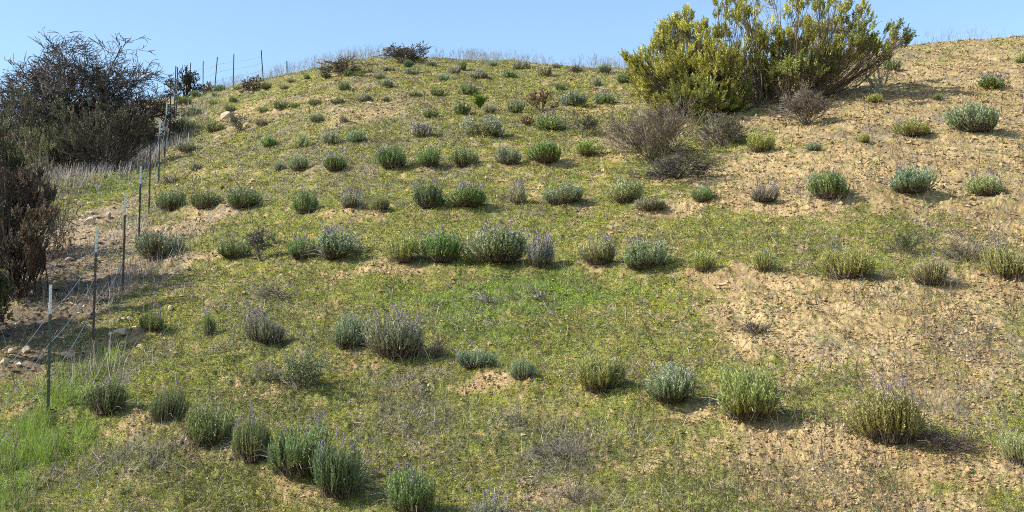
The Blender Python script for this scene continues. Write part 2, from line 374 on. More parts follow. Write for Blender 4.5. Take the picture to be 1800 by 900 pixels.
def ribbons(b, P, D0, bend, L, W, C, rng, seg=2, tipk=.25):
    """bent blades: P base, D0 start direction, bend vector, seg quads each"""
    n = len(P); S = perp(D0, rng); S[:, 2] *= .3; S = unit(S)
    pts = []; p = P; d = D0
    for k in range(seg + 1):
        pts.append(p); p = p + d * (L / seg)[:, None]; d = unit(d + bend / seg)
    V = []
    for k in range(seg + 1):
        wk = (W * (1 - (1 - tipk) * k / seg) * .5)[:, None]
        V += [pts[k] - S * wk, pts[k] + S * wk]
    V = np.stack(V, 1).reshape(-1, 3); m = 2 * (seg + 1)
    q = np.array([[2 * k, 2 * k + 1, 2 * k + 3, 2 * k + 2] for k in range(seg)])
    b.add(V, (q[None] + (np.arange(n) * m)[:, None, None]).reshape(-1, 4), None, np.repeat(C, m, 0))

def grass():
    rng = np.random.default_rng(2); x, y = sample(90000, rng); ba, gr, dr, gv = covers(x, y)
    strong = field(GREEN, x, y)
    keep = (rng.random(len(x)) < .012 + .60 * gr * (.2 + strong) * sstep(.38, .60, fbm(x * 2.2, y * 1.8, 67, 3)) * sstep(.25, .6, vnoise(x * 5, y * 4, 69))) & vis_crest(x, y)
    x, y, gr, strong = x[keep], y[keep], gr[keep], strong[keep]; z, N = slope_frame(x, y); n = len(x); K = 7
    x = np.repeat(x, K); y = np.repeat(y, K); z = np.repeat(z, K); st = np.repeat(strong, K); n = len(x)
    s = np.clip(y / 13.0, .8, 3.0); lowl = np.exp(-(((x / y + .40) / .10) ** 2)) * (y < 19)
    P = np.stack([x + rng.normal(0, .03, n) * s, y + rng.normal(0, .03, n) * s, z - .01], -1)
    D = unit(np.stack([rng.normal(0, .35, n), rng.normal(0, .35, n), np.ones(n)], -1)); bend = rng.normal(0, .45, (n, 3)); bend[:, 2] = -.25
    L = rng.uniform(.04, .13, n) * (1 + 1.0 * lowl) * (.6 + .8 * vnoise(x * 2, y * 2, 70)) * (.8 + .3 * np.minimum(s, 1.6)); W = rng.uniform(.004, .0085, n) * s
    c = np.array([.220, .330, .042]) * rng.uniform(.45, 1.35, (n, 1)); yl = (rng.random(n) < .25)[:, None]; c = c + (np.array([.29, .27, .14]) - c) * yl * .85
    b = MB(); ribbons(b, P, D, bend, L, W, c, rng, 2)
    tag(link('grass', b.mesh('grass', M_GRASS)), 'fresh green grass tufts growing along the slope', 'grass', kind='stuff')
grass()

def dry_stalks():
    rng = np.random.default_rng(3); b = MB()
    # lying thatch and twigs
    x, y = sample(380000, rng); ba, gr, dr, gv = covers(x, y); cl = fbm(x * 2.4, y * 2.0, 63, 3)
    keep = (rng.random(len(x)) < (.07 + .75 * dr * sstep(.36, .60, cl)) * (1 - .6 * ba)) & vis_crest(x, y)
    x, y = x[keep], y[keep]; z, N = slope_frame(x, y); n = len(x); s = np.clip(y / 13., .85, 2.6)
    P = np.stack([x, y, z + .004], -1); D = rng.normal(size=(n, 3)); D = unit(D - N * (D * N).sum(1, keepdims=True) + N * rng.uniform(0, .9, (n, 1)))
    g = np.array([.27, .245, .20]) * rng.uniform(.22, 1.9, (n, 1)); br = (rng.random(n) < .35)[:, None]; g = g + (np.array([.15, .10, .06]) - g) * br * .8
    ribbons(b, P, D, rng.normal(0, .5, (n, 3)) - .3 * N, rng.uniform(.05, .21, n), rng.uniform(.003, .0055, n) * s, g, rng, 2, .5)
    # standing stalks with side twigs
    x, y = sample(42000, rng); ba, gr, dr, gv = covers(x, y); cl = fbm(x * 1.1, y * .9, 64, 3); right = sstep(.12, .3, x / y)
    keep = (rng.random(len(x)) < .05 + .75 * dr * sstep(.42, .66, cl) + .18 * right * sstep(.45, .6, cl)) & vis_crest(x, y)
    x, y = x[keep], y[keep]; z, N = slope_frame(x, y); n = len(x); s = np.clip(y / 13., .85, 2.2)
    P = np.stack([x, y, z - .01], -1); D = unit(np.stack([rng.normal(0, .28, n), rng.normal(0, .28, n), np.ones(n)], -1)); L = rng.uniform(.10, .30, n)
    g = np.array([.21, .175, .12]) * rng.uniform(.4, 1.5, (n, 1)); W = rng.uniform(.003, .005, n) * s
    bend = rng.normal(0, .25, (n, 3)); ribbons(b, P, D, bend, L, W, g, rng, 3, .5)
    for k in range(3):
        f = rng.uniform(.35, .85, n); Q = P + D * (L * f)[:, None]; E = unit(D + rng.normal(0, .7, (n, 3)) * [1, 1, .4])
        ribbons(b, Q, E, rng.normal(0, .3, (n, 3)), L * rng.uniform(.25, .5, n), W * .8, g * 1.05, rng, 1, .5)
    # tall dark weed stalks, mostly on the right
    n = 8000; x, y = sample(n, rng, y1=40); right = sstep(.0, .3, x / y); keep = rng.random(n) < (.12 + .75 * right) * sstep(.42, .62, vnoise(x * .9, y * .7, 68)); x, y = x[keep], y[keep]; n = len(x); z = ground_h(x, y)
    P = np.stack([x, y, z - .01], -1); D = unit(np.stack([rng.normal(-.1, .38, n), rng.normal(0, .3, n), np.ones(n)], -1)); L = rng.uniform(.20, .66, n); g = np.array([.10, .075, .05]) * rng.uniform(.5, 1.6, (n, 1)); W = rng.uniform(.0045, .007, n) * np.clip(y / 13, .9, 2)
    ribbons(b, P, D, rng.normal(0, .3, (n, 3)), L, W, g, rng, 4, .5)
    for k in range(5):
        Q = P + D * (L * rng.uniform(.35, .9, n))[:, None]; ribbons(b, Q, unit(D + rng.normal(0, .7, (n, 3)) * [1, 1, .4]), rng.normal(0, .3, (n, 3)), L * rng.uniform(.15, .35, n), W * .8, g, rng, 2, .4)
    # tall bleached grass under the wild shrubs at left and between the fence posts
    n = 70000; x, y = sample(n, rng, y0=16, y1=70, tmax=.42); gg = field(TALL, x, y); keep = rng.random(n) < gg; x, y = x[keep], y[keep]; n = len(x)
    for q in range(5):
        xx = x + rng.normal(0, .12, n); yy = y + rng.normal(0, .12, n); P = np.stack([xx, yy, ground_h(xx, yy) - .01], -1); D = unit(np.stack([rng.normal(.05, .25, n), rng.normal(0, .2, n), np.ones(n)], -1))
        ribbons(b, P, D, rng.normal(0, .35, (n, 3)), rng.uniform(.15, .5, n), rng.uniform(.005, .009, n) * np.clip(y / 20, 1, 2), np.array([.30, .265, .235]) * rng.uniform(.4, 1.5, (n, 1)), rng, 3, .4)
    # tall airy grass along the crest
    n = 15000; t = rng.uniform(-.30, .48, n); yc = np.interp(t, GR_T, GR_Y0); y = yc + rng.uniform(2, 14, n); x = t * y
    cl = vnoise(x * .7, y * .2, 66); keep = (rng.random(n) < sstep(.3, .75, cl) * np.where(t > .2, .3, .85)); x, y = x[keep], y[keep]; n = len(x); z = ground_h(x, y)
    P = np.stack([x, y, z - .01], -1); D = unit(np.stack([rng.normal(.05, .3, n), rng.normal(0, .2, n), np.ones(n)], -1)); L = rng.uniform(.25, .75, n)
    g = np.array([.26, .23, .18]) * rng.uniform(.5, 1.4, (n, 1)); W = rng.uniform(.006, .011, n)
    ribbons(b, P, D, rng.normal(0, .3, (n, 3)), L, W, g, rng, 3, .5)
    for k in range(3):
        Q = P + D * (L * rng.uniform(.4, .9, n))[:, None]; ribbons(b, Q, unit(D + rng.normal(0, .6, (n, 3))), rng.normal(0, .3, (n, 3)), L * .3, W * .8, g, rng, 1, .4)
    tag(link('dry_grass', b.mesh('dry_grass', M_DRY)), 'dry grey brown stalks and thatch scattered on the slope', 'dry grass', kind='stuff')
dry_stalks()

OCT_V = np.array([[1, 0, 0], [-1, 0, 0], [0, 1, 0], [0, -1, 0], [0, 0, 1], [0, 0, -1.]])
OCT_T = np.array([[0, 2, 4], [2, 1, 4], [1, 3, 4], [3, 0, 4], [2, 0, 5], [1, 2, 5], [3, 1, 5], [0, 3, 5]])
def lumps(b, P, R, C, rng, flat=(.6, 1)):
    n = len(P); V = OCT_V[None] * rng.uniform(.6, 1.3, (n, 6, 1)) + rng.normal(0, .22, (n, 6, 3)); a = rng.uniform(0, 6.28, n); c, s = np.cos(a)[:, None], np.sin(a)[:, None]
    V = np.stack([V[..., 0] * c - V[..., 1] * s, V[..., 0] * s + V[..., 1] * c, V[..., 2] * rng.uniform(*flat, (n, 1))], -1) * R[:, None, None] + P[:, None]
    b.add(V.reshape(-1, 3), None, (OCT_T[None] + (np.arange(n) * 6)[:, None, None]).reshape(-1, 3), np.repeat(C, 6, 0))
def clods():
    rng = np.random.default_rng(4); x, y = sample(420000, rng); ba, gr, dr, gv = covers(x, y)
    keep = (rng.random(len(x)) < (.04 + .62 * ba * sstep(.3, .6, fbm(x * 2, y * 2, 65, 3))) * (1 - gv)) & vis_crest(x, y); x, y = x[keep], y[keep]; n = len(x)
    R = (.0055 + .018 * rng.random(n) ** 4 + .022 * rng.random(n) ** 24) * np.clip(y / 13, .9, 2.6); z = slope_frame(x, y)[0]
    c = np.array([.30, .205, .105]) * rng.uniform(.5, 1.45, (n, 1)); c = c + (np.array([.38, .31, .21]) - c) * (rng.random(n) < .04)[:, None]
    b = MB(); lumps(b, np.stack([x, y, z + R * .3], -1), R, c, rng)
    tag(link('soil_clods', b.mesh('soil_clods', M_STONE)), 'crumbly tan soil clods covering the bare slope', 'soil', kind='stuff')
    x, y = sample(60000, rng); gv = field(GRAV, x, y); keep = rng.random(len(x)) < np.clip(gv, 0, 1) * .55; x, y = x[keep], y[keep]; n = len(x)
    R = (.012 + .045 * rng.random(n) ** 3.5) * np.clip(y / 16, .8, 1.8); z = slope_frame(x, y)[0]
    c = np.array([.18, .130, .085]) * rng.uniform(.4, 1.25, (n, 1)); c = c + (np.array([.55, .47, .35]) - c) * (rng.random(n) < .18)[:, None]  # brown stones, toned down to stand in for shade over the track
    b = MB(); lumps(b, np.stack([x, y, z + R * .15], -1), R, c, rng, (.3, .7))
    tag(link('gravel', b.mesh('gravel', M_STONE)), 'broken pale gravel on the track beside the fence', 'gravel', kind='stuff')
clods()

# ------------------------------------------------------------------ lavender
def lav_meshes(seed, nsh, nl, lw, R=.34, H=.50):
    """foliage, stems and shoot tips of a lavender bush about 0.68 wide and 0.5 high"""
    rng = np.random.default_rng(seed); ncl = 16 + seed % 6
    ca = rng.uniform(0, 2 * np.pi, ncl); ct = np.sqrt(rng.random(ncl)) * 1.42; ch = rng.uniform(.78, 1.08, ncl)
    k = rng.integers(0, ncl, nsh)
    th = np.clip(ct[k] + rng.normal(0, .19, nsh), 0, 1.5); ph = ca[k] + rng.normal(0, .42, nsh) / np.maximum(ct[k], .35); hh = ch[k] * rng.uniform(.88, 1.04, nsh)
    tip = np.stack([R * np.sin(th) * np.cos(ph), R * np.sin(th) * np.sin(ph), H * (.24 + .76 * np.cos(th) ** .6)], -1) * hh[:, None]
    a0 = rng.uniform(0, 6.28); lop = rng.uniform(.05, .28); tip[:, :2] *= (1 + lop * np.cos(ph - a0))[:, None]; tip[:, 2] *= 1 + .6 * lop * np.cos(ph - a0 - .8) * np.sin(th)
    if seed % 2: ga = rng.uniform(0, 6.28); gap = (np.cos(ph - ga) > .9) & (th > .35); tip[gap] *= .55
    inner = rng.random(nsh) < .16; tip[inner] *= rng.uniform(.5, .85, (inner.sum(), 1))
    base = np.stack([rng.normal(0, .05, nsh), rng.normal(0, .05, nsh), np.full(nsh, -.02)], -1) + tip * [.42, .42, 0]
    mid = base * .35 + tip * .65; mid[:, :2] = base[:, :2] * .15 + tip[:, :2] * .85; mid[:, 2] = base[:, 2] + (tip[:, 2] - base[:, 2]) * .38
    def bez(s): return base * (1 - s) ** 2 + mid * 2 * s * (1 - s) + tip * s * s
    def tan(s): return unit((mid - base) * 2 * (1 - s) + (tip - mid) * 2 * s)
    st = MB(); pv = bez(0.)
    for s in (.35, .7, 1.):
        pn = bez(s); st.tubes(pv, pn, .0042 * (1.25 - s), .0042 * (1.2 - s), np.array([.11, .085, .06]) * rng.uniform(.7, 1.3, (nsh, 1))); pv = pn
    nd = 26; da = rng.uniform(0, 6.28) + rng.normal(0, 1.1, nd); db = np.stack([np.cos(da) * .06, np.sin(da) * .06, np.zeros(nd)], -1); de = np.stack([np.cos(da), np.sin(da), rng.uniform(.05, .75, nd)], -1) * R * rng.uniform(.9, 1.45, (nd, 1)); dm = db * .3 + de * .6 + np.stack([0 * da, 0 * da, rng.uniform(.05, .2, nd)], -1); pv = db
    for s in (.25, .5, .75, 1.):
        pn = db * (1 - s) ** 2 + dm * 2 * s * (1 - s) + de * s * s; st.tubes(pv, pn, .0036 * (1.2 - .5 * s), .0036 * (1.1 - .5 * s), np.array([.27, .235, .185]) * rng.uniform(.45, 1.3, (nd, 1))); pv = pn
    fo = MB(); shv = rng.uniform(.7, 1.3, nsh); shy = np.clip(rng.normal(.12, .22, nsh), 0, .8)
    for j in range(nl):
        s = .30 + .70 * (j + rng.random(nsh)) / nl; s = s[:, None]
        p = bez(s); d = tan(s); o = perp(d, rng); tl = s[:, 0]
        D = unit(d * rng.uniform(.9, 1.4, (nsh, 1)) + o * .55); yel = np.clip(shy + .55 * (1 - sstep(.35, .8, tl)) + rng.normal(0, .1, nsh), 0, 1)
        fo.leaves(p, D, perp(D, rng), lw[0] * rng.uniform(.75, 1.2, nsh) * (1.1 - .3 * tl), lw[1], np.stack([yel, shv * rng.uniform(.75, 1.3, nsh) * (.9 + .3 * tl), tl * 0], -1))
    out = rng.permutation(nsh)
    up = tip[:, 2] > .62 * H
    tips = tip[out][up[out]]
    return fo.mesh('lavender_foliage', M_LAV), st.mesh('lavender_stems', M_WOOD), tips
NEAR = [lav_meshes(100 + i, 430, 30, (.036, .0105)) for i in range(8)]
MID = [lav_meshes(200 + i, 320, 18, (.046, .017)) for i in range(8)]
FAR = [lav_meshes(300 + i, 190, 12, (.062, .030)) for i in range(8)]

def spike_geo(b, P, D, stem, head, rng, s=1.0):
    """flower spikes: bare stem and a knobbly purple head"""
    n = len(P); T = P + D * stem[:, None]
    b.tubes(P, T, .0022 * s, .0018 * s, np.array([.25, .24, .16]) * rng.uniform(.8, 1.2, (n, 1)))
    pc = np.array([.335, .275, .375]) * rng.uniform(.6, 1.25, (n, 1)); dead = (rng.random(n) < .35)[:, None]; pc = pc + (np.array([.25, .215, .235]) - pc) * dead
    for j in range(16):
        f = (j + .5) / 16; a = rng.uniform(0, 6.28, n); o = np.stack([np.cos(a), np.sin(a), .9 + 0 * a], -1)
        E = unit(o + D * .5); b.leaves(T + D * (head * f)[:, None] - E * .002, E, perp(E, rng), .013 * s * (1.1 - .5 * f), .009 * s, pc * rng.uniform(.7, 1.35, (n, 1)))
def one_spike(seed, s):
    rng = np.random.default_rng(seed); b = MB(); D = unit(np.array([[rng.normal(0, .12), rng.normal(0, .12), 1.]]))
    spike_geo(b, np.zeros((1, 3)), D, np.array([rng.uniform(.03, .10)]), np.array([rng.uniform(.045, .07)]), rng, s)
    return b.mesh('flower_spike', M_FLOWER)
SPIKES = [one_spike(400 + i, s) for s in (1.5, 1.95, 2.6) for i in range(8)]
def spikes_mesh(tips, n, seed, s):
    rng = np.random.default_rng(seed); P = tips[:min(n, len(tips))] + rng.normal(0, .012, (min(n, len(tips)), 3)); m = len(P)
    D = unit(np.stack([P[:, 0] * 1.1 + rng.normal(0, .12, m), P[:, 1] * 1.1 + rng.normal(0, .12, m), np.ones(m)], -1))
    b = MB(); spike_geo(b, P, D, rng.uniform(.02, .09, m), rng.uniform(.045, .07, m), rng, s); return b.mesh('flower_spikes', M_FLOWER)

GREENS = {'D': (.128, .172, .074), 'B': (.215, .250, .148), 'G': (.150, .210, .078), 'Y': (.270, .285, .090), 'S': (.240, .240, .175), 'P': (.31, .32, .17), 'V': (.20, .30, .04)}
_lav_n = 0; LITTER = []
def lavender(u, v, wp, hp, code, nfl, label, group):
    """bush whose foot is at photo point (u, v), wp wide and hp high (photo pixels, flowers left out), nfl flower spikes"""
    global _lav_n
    i = _lav_n; _lav_n += 1; rng = random.Random(900 + i)
    x, y, z = hit(u, v); pm = y / F_PX; sx = wp * pm / .565; sz = hp * pm / .47; y2 = y + .12 * sx
    x = x * y2 / y; z = gh(x, y2); y = y2
    LITTER.append((x, y, sx * .33))
    lod = 0 if y < 18.5 else (1 if y < 31 else 2); vi = rng.randrange(8); fo, st, tips = (NEAR, MID, FAR)[lod][vi]
    c = GREENS[code]; j = [rng.uniform(.88, 1.12) for _ in range(3)]; colr = (c[0] * j[0], c[1] * j[1], c[2] * j[2], {'D': .30, 'B': .30, 'G': .5, 'Y': 1.0, 'S': .5, 'P': .8, 'V': .4}[code])
    rz = rng.uniform(0, 6.28); S = (sx, sx * rng.uniform(.9, 1.1), sz)
    if lod == 2:
        o = link('lavender_bush', fo, None, (x, y, z)); o.rotation_euler = (0, 0, rz); o.scale = S; o.color = colr; tag(o, label, 'lavender bush', group)
    else:
        o = thing('lavender_bush', label, 'lavender bush', (x, y, z), rz, group); o.scale = S
        f = link('foliage', fo, o); f.color = colr; link('woody_stems', st, o)
    if nfl:
        nfl = int(nfl * (1.4 if lod == 0 else 1.8))
        if lod == 0 or nfl <= 90:
            for k in range(min(nfl, len(tips))):
                t = tips[k]; sp = link('flower_spike', SPIKES[rng.randrange(8) + 8 * lod], o); q = rng.uniform(.85, 1.3)
                sp.location = (t[0], t[1], t[2] - .03); sp.scale = (q / S[0], q / S[1], q / S[2] * rng.uniform(.85, 1.3)); sp.rotation_euler = (-t[1] * .7 + rng.gauss(0, .08), t[0] * .7 + rng.gauss(0, .08), rng.uniform(0, 6.28))
        else:
            link('flower_spikes', spikes_mesh(tips, nfl, 500 + i, 1.5 if lod == 1 else 2.2), o)
    return o

G1 = 'lavender bushes in the diagonal front row'
for a in [
    (190, 732, 78, 52, 'D', 12, 'dark green lavender with purple spikes just right of the nearest fence post'),
    (288, 747, 56, 58, 'D', 3, 'upright dark green lavender, second from the nearest fence post'),
    (364, 788, 78, 68, 'G', 5, 'round green lavender with bent bare stems sprawling out on its right'),
    (440, 817, 64, 70, 'G', 10, 'green lavender with purple spikes, wedged against a wider bush on its right'),
    (512, 847, 92, 82, 'G', 14, 'wide green lavender with two tall purple spikes and shade under it'),
    (605, 885, 92, 88, 'D', 9, 'dark green lavender with dead grey twigs at its foot near the bottom edge'),
    (727, 915, 92, 76, 'G', 6, 'bright green lavender cut off by the bottom edge of the photo'),
    (872, 945, 70, 50, 'S', 12, 'bright purple lavender spikes poking up at the bottom edge'),
]: lavender(*a, G1)
G2 = 'lavender bushes in the row across the near slope'
for a in [
    (270, 587, 40, 32, 'G', 8, 'small green lavender with violet spikes near the second fence post'),
    (366, 592, 22, 36, 'G', 2, 'narrow upright lavender standing alone between two purple flowered ones'),
    (467, 608, 62, 44, 'B', 14, 'grey green lavender with a purple crown above the airy grey shrub'),
    (612, 618, 62, 56, 'B', 8, 'loose grey green lavender touching the big purple one on its right'),
    (700, 637, 104, 66, 'S', 46, 'largest lavender, covered in grey purple spikes, at the middle of the near slope'),
    (833, 653, 60, 34, 'B', 0, 'low sprawling grey green lavender above the bare cut soil'),
    (918, 670, 40, 36, 'B', 0, 'little bluish lavender at the right end of the bare cut soil'),
    (1050, 697, 78, 66, 'Y', 1, 'yellow green lavender with no crown of flowers, left of a grey one'),
    (1180, 717, 98, 60, 'B', 18, 'grey green lavender topped with purple spikes between two yellowish ones'),
    (1312, 750, 108, 96, 'Y', 6, 'tall yellow green lavender of candle shoots casting a dark shadow'),
    (1572, 790, 120, 86, 'Y', 30, 'big flowering lavender with many violet spikes and brown dead twigs beside it'),
    (1800, 822, 50, 52, 'P', 4, 'lavender with one violet spike cut off by the right edge'),
]: lavender(*a, G2)
G3 = 'lavender bushes in the long middle row'
for a in [
    (282, 458, 74, 46, 'B', 10, 'bluish green round lavender beside the fourth fence post'),
    (407, 458, 52, 32, 'G', 9, 'low purple tipped lavender next to the small grey sapling'),
    (528, 460, 44, 38, 'G', 5, 'green lavender pressed against the left side of a purple grey one'),
    (588, 463, 80, 52, 'B', 22, 'broad grey lavender with a purple haze of spikes, left part of the middle row'),
    (707, 467, 54, 46, 'Y', 3, 'yellow green lavender at the left end of the dense clump'),
    (777, 468, 84, 54, 'G', 12, 'dense dark lavender in the middle of the clump of three'),
    (868, 469, 96, 60, 'B', 18, 'widest lavender of the clump with arching dry stems on its right side'),
    (947, 473, 46, 54, 'S', 16, 'thin grey lavender full of faded spikes right of the dense clump'),
    (1052, 472, 58, 44, 'P', 9, 'two tuft lavender, yellowish below and grey above, past the dense clump'),
    (1132, 480, 68, 50, 'B', 9, 'round silvery lavender with shade on its right in the middle row'),
    (1236, 483, 40, 38, 'Y', 0, 'small yellow green lavender without flowers in the middle row'),
    (1345, 482, 34, 40, 'Y', 2, 'narrow yellowish lavender with a brown right side in the middle row'),
    (1487, 493, 82, 58, 'Y', 8, 'tall yellow green lavender with purple tips and a black shadow on bare soil'),
    (1633, 504, 56, 46, 'P', 4, 'pale thin lavender beside the white scrap of litter'),
    (1772, 496, 70, 56, 'Y', 9, 'yellow lavender with high purple spikes at the right edge'),
]: lavender(*a, G3)
G4 = 'lavender bushes in the fourth row up the slope'
for a in [
    (302, 373, 50, 33, 'D', 0, 'dark green rounded lavender nearest the fence in the upper row'),
    (358, 373, 56, 31, 'D', 6, 'dark lavender with a faint purple top, middle of three by the fence'),
    (422, 371, 62, 36, 'D', 18, 'dark lavender under a purple crown, third from the fence'),
    (539, 376, 42, 38, 'G', 5, 'upright green lavender alone between the fence group and the grey one'),
    (617, 370, 42, 26, 'S', 16, 'faded grey purple lavender beside a small green one'),
    (668, 372, 30, 24, 'G', 0, 'small green lavender with a yellow weed at its right'),
    (758, 368, 52, 42, 'D', 9, 'dark globe shaped lavender with grey flower tips in the upper row'),
    (818, 368, 60, 34, 'G', 20, 'green lavender with a violet cap right beside a dark globe'),
    (908, 362, 30, 38, 'P', 9, 'narrow pale lavender leaning left with violet tips'),
    (988, 363, 64, 35, 'B', 3, 'wide low bluish green lavender in the middle of the upper row'),
    (1097, 362, 54, 40, 'P', 7, 'pale yellow green lavender with purple spikes on its left'),
    (1145, 376, 56, 22, 'S', 0, 'low dull brush touching the pale lavender on its left'),
    (1233, 360, 38, 26, 'G', 3, 'thin sparse lavender in weedy grass right of the low dull brush'),
    (1342, 360, 44, 28, 'S', 12, 'sparse grey lavender with whitish purple spikes in green grass'),
    (1463, 357, 64, 46, 'G', 8, 'full bright green lavender with pale spikes on bare soil'),
    (1600, 347, 72, 44, 'B', 14, 'big grey green lavender with dry stems crossing its front'),
    (1735, 347, 62, 36, 'P', 11, 'yellowish lavender with violet top near the right edge'),
]: lavender(*a, G4)
G5 = 'lavender bushes in the fifth row up the slope'
for a in [
    (343, 302, 26, 16, 'S', 0, 'small grey tuft of lavender beside the fence line grass'),
    (492, 302, 22, 18, 'S', 0, 'faint grey lavender left of a taller airy one'),
    (527, 303, 30, 28, 'B', 0, 'airy grey lavender left of a small dark green bush'),
    (590, 304, 34, 26, 'D', 7, 'small dark green lavender under violet flowers below the mid slope'),
    (693, 299, 50, 36, 'D', 8, 'very dark dense lavender with pale dead stems at its foot'),
    (755, 297, 42, 34, 'G', 8, 'green lavender with purple left side next to the very dark one'),
    (813, 297, 50, 35, 'G', 0, 'clean green ball lavender with no flowers'),
    (893, 291, 42, 30, 'S', 3, 'grey brown based lavender between two clean green ones'),
    (956, 291, 50, 36, 'G', 0, 'leafy green lavender just right of the grey brown based one'),
    (1033, 278, 42, 30, 'Y', 0, 'yellow streaked lavender left of the large brown dead shrub'),
    (1339, 270, 42, 36, 'Y', 0, 'yellow green lavender on soil below the large green shrub'),
    (1430, 267, 22, 15, 'B', 0, 'tiny bluish lavender on bare soil below the brown shrub'),
    (1518, 253, 18, 16, 'Y', 0, 'tiny yellowish lavender alone on bare soil'),
    (1603, 242, 56, 28, 'Y', 14, 'yellowish lavender with pale violet spikes left of the dense round one'),
    (1714, 237, 80, 50, 'B', 0, 'dense round blue green lavender with a dark hollow on its right'),
]: lavender(*a, G5)
G6 = 'lavender bushes scattered over the upper slope'
